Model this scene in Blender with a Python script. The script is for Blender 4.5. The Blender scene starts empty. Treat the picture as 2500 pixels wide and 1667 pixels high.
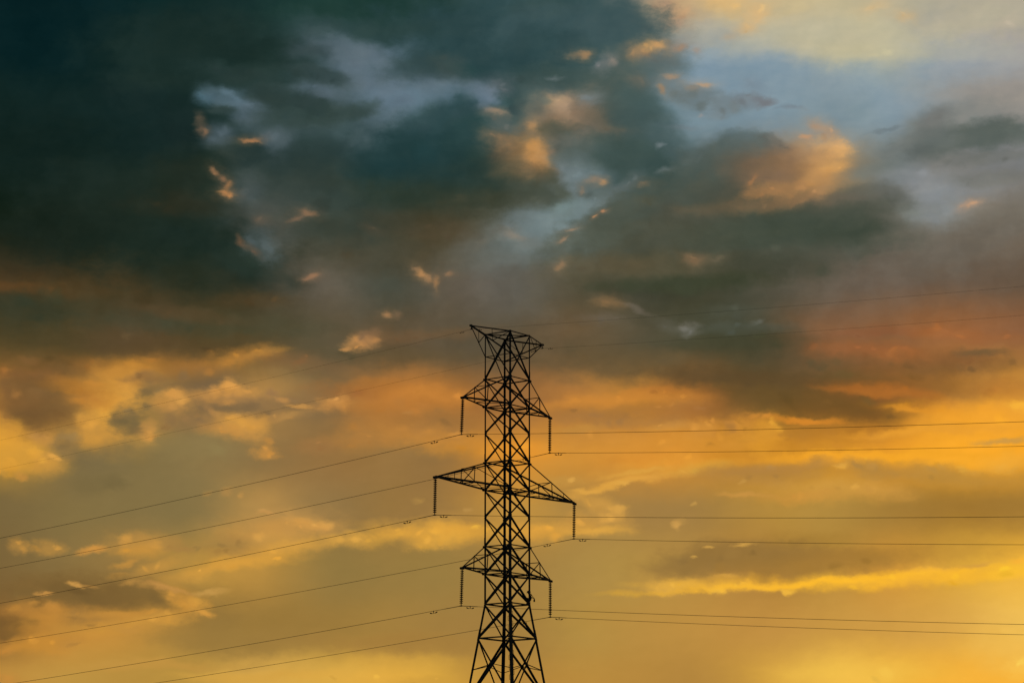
import bpy, bmesh, math, random
from mathutils import Vector, Matrix
import numpy as np

S = bpy.context.scene
COL = S.collection
R = math.radians

# ------------------------------------------------------------------ camera
WARPX, WARPY, AMT, SOFT, FRAY, BILLOW, GROW, RELIEF_LOW, RELIEF_HIGH, PUFFS, GROW_UP = 0.7, 0.5, 0.92, 0.66, 1.1, 0.04, 0.98, 0.05, 0.16, 0.04, 0.80
EYE = 1.6
FPX, PITCH = 5967.27, R(11.939)          # focal length in photo pixels, upward tilt
cd = bpy.data.cameras.new('camera')
cam = bpy.data.objects.new('camera', cd)
COL.objects.link(cam)
cam.location = (0, 0, EYE)
cam.rotation_euler = (R(90) + PITCH, 0, 0)
cd.sensor_width = 36.0
cd.lens = 36.0 * FPX / 2500.0
cd.clip_start, cd.clip_end = 0.5, 30000
S.camera = cam

# ------------------------------------------------------------------ exposure
S.view_settings.view_transform = 'Standard'
S.view_settings.look = 'None'
S.view_settings.exposure = 0
S.view_settings.gamma = 1
S.view_settings.use_curve_mapping = False
S.render.film_transparent = False

# ------------------------------------------------------------------ sun (low, beyond the tower, right of it)
SUN_AZ, SUN_EL = R(17.0), R(2.0)
sd = bpy.data.lights.new('sun', 'SUN')
sd.energy, sd.angle, sd.color = 0.6, R(0.6), (1.0, 0.62, 0.30)
sun = bpy.data.objects.new('sun', sd)
COL.objects.link(sun)
sv = Vector((math.sin(SUN_AZ)*math.cos(SUN_EL), math.cos(SUN_AZ)*math.cos(SUN_EL), math.sin(SUN_EL)))
sun.rotation_euler = sv.to_track_quat('Z', 'Y').to_euler()
sun.location = sv*300

# ------------------------------------------------------------------ sky: dusk air, and clouds laid out by azimuth and elevation
def lin(c):
    c = c/255.0
    return c/12.92 if c <= 0.04045 else ((c+0.055)/1.055)**2.4
def gcol(c):                              # colour as it mixes in the cloud chain
    return tuple(lin(v)**(1/2.2) for v in c) + (1.0,)
def azel(x, y):                           # a direction of the sky, from its place in the photograph
    a, b = (x-1250)/FPX, (833.5-y)/FPX
    c, s = math.cos(PITCH), math.sin(PITCH)
    v = Vector((a, c-b*s, s+b*c)).normalized()
    return math.degrees(math.atan2(v.x, v.y)), math.degrees(math.asin(v.z))
PPD = 104.0                               # photo pixels per degree

W = bpy.data.worlds.new('World'); S.world = W; W.use_nodes = True
NT = W.node_tree; NT.nodes.clear()
def N(t, **kw):
    n = NT.nodes.new(t)
    for k, v in kw.items(): setattr(n, k, v)
    return n
def L(a, b): NT.links.new(a, b)
def inp(n, i, v):
    if isinstance(v, bpy.types.NodeSocket): L(v, n.inputs[i])
    else: n.inputs[i].default_value = v
def M(op, a, b=0.0, c=0.0, clamp=False):
    n = N('ShaderNodeMath', operation=op, use_clamp=clamp)
    for i, v in enumerate((a, b, c)): inp(n, i, v)
    return n.outputs[0]
def VM(op, a, b=(0, 0, 0)):
    n = N('ShaderNodeVectorMath', operation=op)
    inp(n, 0, a); inp(n, 1, b)
    return n.outputs['Value'] if op in ('LENGTH', 'DOT_PRODUCT') else n.outputs['Vector']
def noise(vec, scale, detail, rough, dist=0.0, lac=2.0):
    n = N('ShaderNodeTexNoise', noise_dimensions='2D')
    L(vec, n.inputs['Vector'])
    n.inputs['Scale'].default_value = scale; n.inputs['Detail'].default_value = detail
    n.inputs['Roughness'].default_value = rough; n.inputs['Distortion'].default_value = dist
    n.inputs['Lacunarity'].default_value = lac
    return n
def ramp01(x, a, b, lo=0.0, hi=1.0, kind='SMOOTHSTEP'):
    n = N('ShaderNodeMapRange', interpolation_type=kind, clamp=True)
    for i, v in enumerate((x, a, b, lo, hi)): inp(n, i, v)
    return n.outputs[0]
def mix(fac, a, b):
    n = N('ShaderNodeMixRGB', blend_type='MIX')
    inp(n, 0, fac); inp(n, 1, a); inp(n, 2, b)
    return n.outputs[0]

tc = N('ShaderNodeTexCoord')
sep = N('ShaderNodeSeparateXYZ'); L(tc.outputs['Generated'], sep.inputs[0])
AZ = M('MULTIPLY', M('ARCTAN2', sep.outputs[0], sep.outputs[1]), 180/math.pi)
EL = M('MULTIPLY', M('ARCSINE', sep.outputs[2]), 180/math.pi)
cmb = N('ShaderNodeCombineXYZ'); L(AZ, cmb.inputs[0]); L(EL, cmb.inputs[1])
P0 = cmb.outputs[0]
PS = VM('MULTIPLY', P0, (0.75, 1.25, 1))                # clouds lie flatter than they are tall
# turbulence that bends every cloud outline
wn = noise(PS, 0.55, 8, 0.58)
wo = VM('MULTIPLY', VM('SUBTRACT', wn.outputs['Color'], (0.5, 0.5, 0.5)), (WARPX, WARPY, 0.0))
P1 = VM('ADD', P0, wo)
wn2 = noise(PS, 2.6, 5, 0.6)
wo2 = VM('MULTIPLY', VM('SUBTRACT', wn2.outputs['Color'], (0.5, 0.5, 0.5)), (0.22, 0.18, 0.0))
P = VM('ADD', P1, wo2)
EDGE = M('SUBTRACT', noise(PS, 1.8, 8, 0.62).outputs['Fac'], 0.5)   # frayed cloud edges

FINE = M('SUBTRACT', noise(PS, 5.0, 6, 0.6).outputs['Fac'], 0.5)   # the same for small puffs
# broad colours of this sky: one row per elevation, every 1.5 degrees of azimuth (sRGB)
ROWS = [
 # above the view
 [(16,34,36),(18,36,38),(22,42,42),(28,48,48),(34,56,56),(44,66,66),(52,72,74),(56,76,78),(64,84,86),(76,92,92),(96,106,104),(116,120,114),(130,132,124),(136,136,128),(134,134,128),(128,130,126),(120,124,124)],
 [(5,28,32),(8,34,38),(14,40,40),(20,42,40),(24,48,46),(30,60,54),(24,54,46),(36,60,56),(60,84,88),(62,84,84),(130,126,114),(210,178,124),(206,180,134),(198,182,142),(186,176,146),(178,170,146),(176,166,144)],
 [(6,28,30),(14,36,36),(24,42,38),(30,46,42),(36,56,52),(74,92,98),(82,102,112),(44,70,70),(36,66,68),(58,82,82),(104,108,100),(130,150,162),(158,166,168),(178,176,158),(192,184,150),(160,164,164),(164,160,158)],
 [(16,34,30),(20,38,34),(24,40,38),(34,52,48),(60,78,80),(60,78,78),(92,112,122),(44,70,70),(66,88,86),(140,120,100),(70,88,86),(122,142,150),(122,144,156),(130,150,160),(132,152,164),(142,144,142),(150,144,136)],
 [(16,32,26),(22,38,32),(30,44,36),(36,50,42),(58,70,66),(40,60,58),(34,60,58),(36,58,54),(92,92,76),(104,116,116),(64,82,80),(66,80,74),(118,98,76),(166,130,88),(116,120,114),(122,122,118),(120,122,122)],
 [(18,30,20),(20,32,24),(28,42,34),(36,50,44),(74,76,68),(62,72,64),(58,62,50),(76,70,50),(100,108,102),(116,130,130),(74,80,70),(74,76,62),(64,72,60),(66,74,64),(90,90,80),(122,120,110),(122,114,102)],
 [(72,56,34),(68,56,34),(60,54,35),(50,50,34),(58,58,46),(96,88,74),(72,74,62),(96,88,74),(94,90,80),(86,80,62),(64,64,50),(66,66,50),(76,74,60),(98,88,74),(104,90,76),(104,87,71),(102,86,70)],
 [(74,64,38),(80,68,42),(88,70,46),(84,70,42),(86,74,48),(92,82,60),(98,80,56),(92,80,60),(92,80,60),(106,86,60),(90,82,62),(72,70,50),(76,70,50),(128,92,62),(134,94,62),(150,98,58),(140,95,62)],
 [(158,112,52),(140,102,54),(214,154,62),(122,98,66),(176,132,72),(132,104,66),(186,122,56),(172,114,54),(150,104,58),(178,120,58),(188,126,52),(158,102,48),(104,80,44),(126,84,42),(140,90,44),(180,122,54),(206,142,56)],
 [(214,154,54),(126,104,66),(130,110,68),(138,116,72),(140,112,68),(148,112,64),(150,114,64),(154,114,62),(210,140,52),(206,142,56),(210,140,52),(210,140,46),(204,138,44),(212,144,42),(228,152,44),(250,170,44),(250,168,42)],
 [(122,102,62),(130,110,66),(132,112,68),(138,116,70),(176,136,74),(148,118,70),(150,116,64),(158,120,64),(190,142,64),(170,131,67),(163,126,68),(163,126,66),(178,136,62),(176,136,62),(164,124,56),(160,118,50),(162,120,52)],
 [(124,100,58),(138,112,64),(156,122,64),(180,138,64),(182,138,64),(148,120,64),(150,121,64),(154,124,65),(160,125,65),(170,135,69),(178,140,68),(180,136,64),(172,126,58),(180,134,58),(206,148,58),(220,166,60),(238,178,60)],
 [(130,92,46),(190,132,56),(190,138,60),(156,121,60),(154,120,59),(154,120,59),(162,126,62),(160,124,63),(162,125,63),(176,138,66),(184,140,66),(190,142,66),(192,142,66),(200,150,68),(208,156,70),(220,168,76),(240,190,86)],
 [(190,140,62),(190,146,66),(184,142,64),(190,148,66),(214,166,76),(216,168,72),(226,172,68),(210,160,64),(180,134,60),(184,138,62),(182,136,62),(182,136,62),(210,160,66),(238,186,74),(240,182,66),(244,178,60),(248,180,60)],
 # below it, down to the horizon
 [(176,128,56),(176,128,56),(178,130,56),(180,132,56),(182,134,57),(184,136,58),(184,136,58),(184,136,58),(184,136,58),(186,138,58),(190,140,58),(196,144,58),(204,150,58),(212,156,60),(220,162,62),(226,166,62),(230,168,62)],
]
# single clouds, lit rims and gaps, by region of the view (corner of the region, its scale): x, y, half width, half height,
# tilt, colour [, strength, softness, fraying], each laid over the ones before
CLOUDS = {
(0, 0, 1.8816): [
 (450,420,520,330,0,(18,38,36),1,.7),(150,150,350,200,0,(8,32,34),1,.8),(750,500,250,200,20,(26,44,42),1,.5),(640,620,300,140,10,(22,40,38),.9,.6),
 (200,700,330,200,0,(18,34,30),.9,.8),(500,900,350,140,0,(34,46,38),.7,.8),(750,350,200,60,0,(40,54,46),.6,.8),(1650,60,420,90,0,(32,58,52),.9,.7),
 (600,1080,520,110,0,(28,40,32),1,.6),(200,1100,300,120,0,(24,34,26),.9,.7),(100,1325,240,22,2,(118,74,36),1,.8),(450,1335,300,26,4,(84,64,36),.8,.9),
 (200,1390,300,50,0,(56,60,42),.8,.8),(80,1430,200,60,0,(48,56,42),.9,.7),(650,1480,250,40,3,(64,66,48),.8,.7),(1000,1500,300,40,0,(64,68,50),.8,.7),
 (850,1440,250,25,6,(92,72,46),.8,.8),(1150,1385,160,30,0,(92,70,42),.8,.8),(1760,1437,26,12,5,(160,120,80),.9,.8),
 (1815,1440,30,18,0,(122,98,72),.7,.9),(1690,1535,50,20,-25,(140,106,74),.7,.9),(1700,1555,40,16,0,(214,150,86),.9,.8),
 (1640,1565,30,10,0,(186,134,80),.85,.8),],
(1250, 0, 1.8816): [
 (2050,320,250,60,0,(144,160,170),.8,.8),(1150,60,250,60,0,(200,182,138),.8,.8),(2200,80,350,90,0,(180,172,148),.9,.8),
 (980,20,90,35,0,(222,178,112),.9,.8),(1130,50,40,22,0,(224,180,120),.8,.8),(1090,110,50,30,-30,(216,178,124),.8,.8),
 (1650,20,60,22,-15,(212,182,134),.8,.8),(1800,60,50,20,10,(214,180,130),.8,.8),(2260,105,50,22,-20,(192,178,156),.6,.8),
 (2000,230,350,50,5,(172,172,158),.6,.8),(790,40,120,60,0,(178,160,132),.9,.8),(760,60,55,45,0,(200,156,112),.9,.7),
 (700,30,45,30,0,(176,140,112),.8,.8),(740,100,70,30,0,(160,134,112),.8,.8),(250,100,420,160,10,(52,78,80),1,.6),(150,60,180,70,0,(62,78,72),.8,.7),
 (450,60,230,80,5,(56,80,82),.9,.6),(600,110,110,60,0,(84,94,90),.9,.6),(450,1395,55,18,5,(150,116,78),.85,.8),(560,1420,80,16,20,(110,100,86),.6,.9),
 (400,1470,80,24,0,(108,98,84),.7,.8),(985,1446,165,40,0,(84,88,76),.7,.8),(730,1505,90,22,22,(106,104,94),.6,.9),
 (1118,1483,38,13,-20,(108,108,98),.6,.9),(2030,560,250,80,-8,(122,126,122),1,.6),(2100,640,330,70,-4,(90,98,92),1,.5),
 (2250,640,150,40,0,(92,100,94),.9,.6),(2050,750,100,24,0,(110,112,106),.9,.6),(2250,730,170,26,0,(108,110,104),.9,.6),
 (2000,880,200,60,0,(142,146,150),.9,.8),(1980,980,150,70,0,(134,142,144),.9,.7),(2200,820,190,24,0,(116,116,108),.95,.6),
 (2080,815,60,18,8,(112,112,106),.8,.7),(2125,945,42,18,-15,(190,150,118),.95,.6),(2150,935,24,10,-15,(200,156,120),.8,.7),
 (2250,1030,200,60,-15,(116,110,98),.9,.7),(2000,1150,330,100,-8,(106,98,86),.9,.8),],
(400, 60, 1.344): [
 (560,60,120,60,20,(76,92,98),.9,.7),(640,120,120,70,20,(98,114,124),.9,.7),(850,230,170,46,-5,(98,120,134),1,.6),
 (1040,240,66,46,0,(102,118,132),1,.6),(720,200,80,60,0,(94,112,124),.9,.7),(500,230,120,40,0,(86,102,112),.8,.8),(200,235,85,45,5,(88,110,122),1,.6),
 (130,235,25,22,0,(86,120,138),.9,.8),(280,290,60,50,0,(84,100,110),.9,.7),(170,370,60,40,0,(86,100,108),.9,.7),(380,390,60,50,20,(82,96,102),.9,.7),
 (480,350,90,25,0,(74,90,94),.7,.8),(330,730,70,60,30,(86,98,98),.9,.6),(300,530,60,60,0,(78,88,86),.7,.8),(1200,640,112,46,-15,(110,124,128),1,.65),
 (1100,740,150,60,-10,(104,114,112),.9,.7),(1290,520,60,100,10,(110,122,126),.9,.7),(100,90,330,110,0,(28,46,42),1,.6),
 (1050,60,330,110,10,(44,68,70),1,.6),(650,20,250,40,0,(44,66,64),.9,.7),(820,150,140,48,-3,(54,74,74),1,.5),(940,130,60,30,10,(66,78,74),.8,.6),
 (960,190,220,22,0,(84,92,96),.7,.8),(250,160,140,34,8,(42,60,56),1,.6),(310,165,70,30,15,(38,56,52),.9,.6),(470,95,70,22,-5,(58,74,76),1,.6),
 (510,175,110,28,8,(54,70,68),1,.5),(450,170,45,20,0,(46,62,58),.8,.6),(180,280,50,16,-10,(50,66,64),1,.6),(360,240,90,40,8,(44,60,56),1,.5),
 (470,270,110,38,8,(46,62,58),1,.5),(420,310,190,40,0,(52,68,64),1,.6),(600,285,110,40,-8,(54,70,66),1,.55),(660,270,60,28,-15,(56,72,68),1,.6),
 (300,430,70,50,0,(38,54,52),1,.55),(220,415,90,30,10,(56,68,62),.9,.6),(520,430,200,70,-10,(42,60,58),1,.6),(640,360,110,70,-30,(62,80,82),.9,.7),
 (430,500,200,60,0,(48,60,54),.9,.6),(560,560,180,60,10,(56,64,56),.8,.7),(60,330,80,70,0,(24,40,38),1,.6),(60,540,110,110,20,(36,44,34),1,.6),
 (60,590,140,30,0,(56,50,34),.7,.8),(970,270,60,45,0,(54,78,80),1,.4,.6),(860,330,140,55,-15,(54,76,78),1,.45),(960,360,180,90,0,(44,70,70),1,.45),
 (840,440,190,90,0,(32,58,60),1,.55),(770,480,120,60,0,(26,52,54),.9,.6),(1000,480,220,80,0,(38,58,54),1,.55),(900,560,260,60,5,(46,58,48),1,.6),
 (1220,560,130,50,22,(66,72,60),1,.45),(1050,600,150,50,5,(66,66,50),.9,.6),(850,650,200,50,0,(66,62,46),.9,.7),(560,690,160,60,12,(56,62,52),1,.55),
 (700,760,220,40,0,(84,74,54),.8,.8),(940,690,120,28,0,(92,78,58),.7,.8),(1020,730,60,30,-15,(100,96,84),.7,.8),(1090,300,60,24,12,(96,98,90),.9,.6),
 (1090,288,40,9,10,(148,126,104),.8,.7),(1120,340,70,24,10,(104,108,104),.8,.7),(1200,60,120,90,0,(52,76,78),.9,.6),
 (1160,260,30,50,0,(50,72,74),1,.6),(1100,215,50,24,0,(112,114,116),.7,.8),(1280,260,50,28,10,(190,156,118),.85,.8),
 (1250,290,40,20,0,(130,112,92),.7,.8),(1300,300,40,26,0,(160,134,106),.8,.8),(1290,340,60,26,0,(74,80,68),.9,.6),
 (1210,335,18,16,0,(170,134,96),.8,.8),(1170,420,100,62,15,(112,92,70),.75,.8),(1060,365,35,14,10,(148,118,88),.85,.8),
 (1110,385,50,18,10,(140,112,82),.8,.8),(1190,420,62,42,20,(168,124,78),.85,.8),(1215,405,36,22,15,(204,148,84),.85,.8),
 (1230,450,24,22,0,(190,138,82),.75,.8),(1160,480,60,30,0,(160,118,74),.8,.8),(1250,500,60,24,20,(76,78,64),.8,.6),(100,770,220,80,0,(28,42,34),1,.6),
 (260,770,110,60,25,(38,50,42),1,.5),(380,820,80,40,25,(54,60,50),.9,.5),(60,680,140,40,10,(30,44,36),.9,.6),(850,222,150,36,-5,(106,126,140),.85,.6),
 (640,115,86,46,20,(100,116,126),.8,.7),(730,185,60,40,0,(98,116,128),.8,.7),(1045,240,46,32,0,(108,124,138),.8,.6),
 (500,222,90,20,0,(88,104,114),.75,.7),(555,60,80,36,20,(84,100,106),.7,.8),(200,235,76,30,5,(92,114,126),.9,.55),
 (170,372,44,28,0,(90,104,112),.8,.7),(380,392,48,28,20,(86,100,106),.8,.7),(285,290,38,34,0,(88,104,114),.8,.7),
 (330,735,50,44,30,(88,100,102),.8,.6),(290,535,40,44,0,(82,92,92),.7,.8),(640,395,40,24,-30,(78,94,98),.6,.8),(360,240,76,30,8,(42,58,55),.95,.5),
 (470,266,84,26,8,(44,60,58),.95,.5),(600,285,80,26,-8,(52,68,64),.9,.5),(420,312,140,26,0,(50,66,62),.85,.6),(510,172,92,20,8,(50,66,66),.95,.45),
 (470,94,54,15,-5,(56,72,74),.9,.55),(250,158,100,22,8,(42,58,55),.9,.55),(180,281,40,11,-10,(48,64,62),.9,.5),(300,428,54,34,0,(36,52,50),.95,.5),
 (470,440,130,44,-10,(42,58,56),.85,.55),(820,150,104,32,-3,(52,72,73),.95,.45),(970,272,46,36,0,(50,74,77),.95,.4,.7),
 (880,322,100,34,-15,(50,72,75),.95,.4),(930,370,120,60,0,(42,68,69),.9,.5),(830,440,140,66,0,(30,56,58),.9,.6),(1010,490,150,56,0,(38,56,52),.85,.6),
 (1215,560,90,34,22,(64,70,58),.9,.45),(110,700,140,30,12,(28,42,36),.9,.5),(250,765,80,42,28,(36,50,42),.9,.45),
 (110,330,18,30,-10,(124,98,76),.8,.9),(125,350,10,12,0,(136,104,78),.7,.9),(290,383,34,9,-5,(172,124,84),.9,.8),
 (270,388,14,7,-20,(160,118,82),.8,.8),(315,386,18,6,12,(160,116,80),.8,.8),(165,485,20,9,28,(150,110,76),.85,.9),
 (195,510,16,12,40,(136,102,74),.8,.9),(215,530,12,16,0,(156,114,76),.8,.9),(210,555,30,10,3,(180,128,80),.9,.9),(232,562,10,9,20,(190,132,80),.8,.9),
 (330,635,26,18,0,(112,94,76),.7,.9),(480,615,30,10,15,(140,108,80),.85,.9),(440,630,34,10,-18,(124,100,78),.8,.9),
 (270,710,30,12,40,(112,86,64),.8,.9),(310,740,28,14,48,(112,88,68),.8,.9),(490,825,30,12,-12,(150,112,82),.9,.8),
 (465,835,16,8,-20,(140,106,80),.8,.8),(680,680,40,14,15,(92,78,60),.6,.9),(850,815,28,11,32,(190,140,90),.85,.9),
 (820,800,14,6,15,(146,116,84),.8,.9),(880,835,16,9,35,(166,126,86),.8,.9),(905,845,11,20,5,(160,122,84),.8,.9),
 (945,820,14,7,-10,(146,114,84),.75,.9),(1150,690,40,12,15,(140,128,112),.6,.9),],
(1300, 60, 1.344): [
 (700,180,260,90,0,(126,148,162),1,.7),(900,260,220,80,5,(128,148,158),1,.7),(600,330,150,50,0,(116,138,148),.9,.7),
 (1100,200,200,80,0,(142,158,166),.8,.8),(1000,300,120,60,0,(122,140,146),.8,.8),(950,40,330,50,3,(190,182,152),.9,.8),
 (1100,90,180,26,5,(198,188,150),.8,.8),(650,60,130,50,0,(160,166,160),.7,.8),(560,20,90,40,0,(164,160,148),.7,.8),
 (700,8,30,14,0,(214,176,122),.8,.8),(640,35,30,12,-10,(176,160,136),.6,.9),(150,20,260,80,0,(62,84,86),1,.6),(60,90,120,90,0,(44,68,70),1,.6),
 (300,130,200,60,0,(72,92,90),1,.6),(440,110,80,40,0,(96,108,106),.8,.7),(100,180,160,40,0,(62,80,76),1,.6),(250,220,130,60,0,(70,88,84),1,.6),
 (40,230,60,30,0,(70,92,94),.8,.7),(225,135,36,24,-30,(140,138,138),.8,.8),(255,125,14,18,-35,(152,136,122),.6,.9),
 (190,255,36,24,0,(122,136,142),.8,.7),(75,175,22,9,0,(110,120,122),.6,.8),(130,98,36,10,0,(128,112,90),.6,.9),(155,97,20,10,0,(166,130,92),.75,.9),
 (390,80,100,26,-8,(134,112,92),.6,.9),(345,92,32,16,-12,(186,142,96),.8,.9),(395,70,36,13,-6,(212,162,100),.9,.8),
 (420,62,22,9,5,(204,156,102),.8,.9),(495,70,28,10,-8,(166,134,108),.7,.9),(555,78,12,10,0,(160,140,124),.5,.9),(430,115,60,18,0,(98,106,104),.7,.8),
 (470,200,50,34,10,(104,114,112),.9,.6),(460,168,30,10,5,(170,140,112),.75,.9),(430,210,20,11,42,(162,132,102),.75,.9),
 (335,195,28,16,0,(124,108,90),.6,.9),(545,235,62,34,5,(94,102,98),.95,.6),(568,195,36,9,10,(186,154,122),.85,.8),
 (530,205,26,10,0,(140,128,112),.6,.9),(640,265,60,26,8,(110,116,114),.9,.6),(600,290,40,14,0,(118,126,126),.7,.7),
 (720,250,50,20,8,(112,116,118),.9,.6),(770,258,36,10,10,(112,114,118),.85,.7),(750,215,34,26,30,(120,134,144),.6,.8),
 (840,285,50,10,4,(118,130,138),.7,.8),(480,330,70,12,3,(112,124,130),.6,.8),(550,285,12,7,0,(150,146,144),.6,.9),
 (160,330,160,60,5,(100,94,80),.9,.7),(100,270,54,26,15,(144,128,112),.75,.85),(75,262,30,14,0,(196,160,118),.85,.9),
 (105,290,24,16,50,(184,154,124),.8,.9),(150,310,50,24,0,(146,122,98),.75,.9),(60,310,40,16,0,(140,116,92),.7,.9),(80,345,70,20,5,(74,82,70),.85,.7),
 (20,270,40,30,0,(80,94,90),.8,.7),(8,335,14,14,0,(170,134,94),.75,.9),(290,345,60,14,3,(112,94,72),.6,.9),(260,320,60,20,0,(92,88,74),.7,.8),
 (330,270,90,70,0,(68,88,86),1,.5),(380,330,90,60,15,(66,84,82),1,.5),(240,420,150,50,0,(64,82,76),1,.5),(330,440,130,60,5,(60,78,74),1,.5),
 (460,390,70,40,25,(74,92,92),.95,.5),(130,400,70,40,20,(84,94,88),.9,.6),(320,490,90,24,-5,(66,84,80),.9,.6),(430,402,18,9,-8,(118,128,130),.75,.8),
 (445,470,40,11,-12,(118,126,126),.75,.8),(530,440,34,22,-40,(110,120,122),.7,.8),(560,380,50,18,-20,(112,128,134),.6,.8),
 (15,420,28,40,10,(190,140,84),.75,.9),(36,440,16,22,0,(180,136,88),.6,.9),(70,410,20,8,0,(136,114,92),.6,.9),(20,480,40,20,0,(150,112,74),.7,.8),
 (40,540,90,60,28,(70,76,64),1,.45),(0,590,60,20,0,(82,86,74),.8,.6),(160,470,80,34,15,(112,126,128),.85,.7),(110,620,104,38,-22,(116,134,134),1,.6),
 (20,640,60,40,0,(118,132,132),.9,.6),(200,590,60,20,-30,(116,128,128),.8,.7),(300,530,60,20,-35,(112,118,118),.75,.8),
 (130,500,30,30,0,(112,126,128),.7,.8),(200,545,60,30,-5,(86,96,90),.95,.5),(225,515,18,9,8,(186,142,98),.8,.9),
 (190,512,26,10,-5,(142,124,104),.7,.9),(160,545,12,8,-45,(146,122,98),.5,.9),(365,522,26,9,-6,(180,132,92),.85,.9),
 (400,680,260,90,-8,(76,78,64),1,.6),(480,520,190,60,-15,(68,82,76),1,.45),(350,590,150,50,-28,(72,84,76),1,.45),(250,650,130,60,-25,(76,82,70),1,.4),
 (150,720,130,50,-15,(82,88,76),1,.45),(50,750,40,16,0,(90,96,88),.9,.6),(600,440,110,55,-15,(80,90,84),1,.5),(700,390,90,40,10,(80,94,92),1,.4),
 (780,395,50,24,30,(96,98,92),.9,.5),(600,560,220,60,-8,(80,82,70),.9,.6),(350,800,260,50,0,(84,80,60),.9,.7),(760,470,130,50,0,(120,98,76),.95,.65),
 (860,430,70,26,20,(136,112,90),.8,.8),(820,400,30,14,30,(104,100,90),.7,.7),(880,500,110,52,-10,(160,120,82),.85,.8),
 (960,350,44,16,28,(192,146,104),.85,.8),(920,335,20,10,20,(170,140,114),.6,.9),(900,368,20,8,8,(196,150,112),.8,.8),
 (930,410,60,30,10,(180,138,98),.85,.8),(980,395,46,24,15,(222,168,106),.95,.7),(1005,410,26,14,0,(226,172,106),.8,.8),
 (960,450,44,32,0,(208,156,94),.85,.8),(985,465,34,14,-12,(222,166,96),.85,.8),(940,510,60,30,-8,(206,152,92),.9,.7),
 (950,555,44,16,-15,(196,146,96),.85,.7),(830,540,90,24,0,(176,128,80),.9,.7),(760,555,50,18,0,(184,130,80),.85,.8),
 (850,580,90,18,-8,(160,118,80),.8,.8),(725,512,24,8,-42,(166,118,76),.75,.9),(800,500,70,16,0,(124,102,82),.7,.8),
 (650,590,110,20,0,(112,94,70),.8,.8),(740,600,80,16,0,(136,108,78),.7,.8),(560,600,90,20,0,(98,88,68),.7,.8),(1250,510,110,36,0,(140,144,148),.9,.7),
 (1320,600,80,50,0,(136,140,142),.8,.8),(1100,560,130,34,-4,(96,96,86),1,.45),(1200,575,60,30,20,(96,98,92),.9,.5),
 (970,590,110,20,-6,(112,98,82),.8,.7),(1050,620,180,34,-5,(84,86,74),1,.5),(850,645,220,34,-3,(68,76,64),1,.55),(950,690,250,46,4,(64,72,60),1,.6),
 (650,690,160,34,0,(72,78,64),.9,.6),(1240,620,34,34,20,(112,116,108),.8,.7),(820,740,130,26,0,(84,86,72),.6,.8),(830,790,160,34,3,(64,68,54),.95,.6),
 (700,720,120,20,0,(66,74,62),.7,.7),(1150,720,150,26,-10,(104,98,86),.8,.8),(1000,740,120,30,0,(76,80,68),.8,.7),(500,850,260,30,-2,(62,66,48),1,.6),
 (560,770,70,20,0,(104,92,72),.6,.9),(525,768,28,14,0,(146,112,80),.8,.9),(240,790,150,30,0,(98,86,64),.7,.8),(90,800,20,12,-20,(146,116,84),.7,.9),
 (95,785,12,10,0,(150,118,86),.6,.9),(210,630,12,5,-35,(184,136,96),.85,.9),(240,612,12,5,-10,(184,130,90),.85,.9),
 (130,672,26,6,-8,(150,124,98),.8,.9),(95,707,20,5,-25,(150,122,96),.8,.9),(375,582,40,16,0,(94,88,66),.6,.9),
 (1270,360,110,50,-25,(112,118,114),1,.6),(1310,320,60,30,-30,(112,112,108),.9,.6),(1200,400,70,24,-15,(114,118,114),.9,.6),
 (1320,400,80,50,0,(100,106,102),.9,.6),(1140,345,70,9,-8,(112,124,128),.8,.7),(1110,475,80,24,-8,(112,118,112),.85,.7),],
(0, 556, 2.82): [
 (850,780,150,70,0,(94,76,50)),(1300,800,450,60,0,(88,70,42)),(450,880,200,60,0,(92,74,40)),(700,940,150,50,0,(160,108,50)),
 (1150,950,200,60,0,(160,106,46)),(1450,960,250,60,-10,(186,124,54)),(1700,890,180,50,-8,(210,144,58)),(1850,870,130,25,-10,(190,136,60),.7,.95),
 (900,960,150,60,0,(198,136,56)),(830,1020,120,60,0,(222,154,62)),(980,1070,120,60,0,(186,128,62)),(2000,920,250,40,5,(142,96,58),.6,.9),
 (960,1030,80,30,0,(140,108,66)),(750,1200,200,150,0,(218,154,64)),(800,1280,150,100,0,(230,166,66)),(500,1090,180,50,0,(182,120,46)),
 (600,1180,110,40,0,(170,114,50)),(560,1400,300,100,10,(214,152,62)),(200,1440,220,90,0,(224,158,60)),(100,1530,200,70,0,(228,162,58)),
 (50,1270,70,100,0,(182,126,60)),(30,1000,60,50,0,(182,118,54)),(230,1020,120,30,0,(150,100,54)),(400,1060,60,40,0,(190,128,56)),
 (760,1430,180,50,0,(222,158,66)),(150,1100,150,80,0,(128,94,58)),(280,1130,90,60,0,(124,94,56)),(290,1220,150,130,0,(116,86,50)),
 (330,1290,120,60,0,(118,84,44)),(1250,1080,250,70,-5,(126,100,66)),(1050,1130,80,70,0,(120,100,66)),(900,1340,90,70,0,(112,96,62)),
 (1000,1260,130,40,0,(120,100,66)),(450,1500,60,70,0,(140,112,70)),(300,1440,60,50,0,(188,136,70)),(1900,1240,300,60,0,(128,102,70)),
 (1350,1500,200,70,0,(142,122,76)),(1200,1190,100,55,0,(212,152,74)),(1130,1200,80,30,0,(190,138,72)),(1150,1240,80,40,0,(190,136,70)),
 (1600,1090,60,45,0,(218,154,76)),(1480,1120,40,40,0,(208,148,76)),(1500,1160,130,45,0,(204,144,72)),(1700,1140,100,40,5,(210,148,72)),
 (990,1360,50,45,0,(214,152,76)),(990,1420,55,40,0,(218,154,72)),(920,1390,45,25,0,(170,124,66)),(1930,1180,60,25,10,(206,146,78)),
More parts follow.
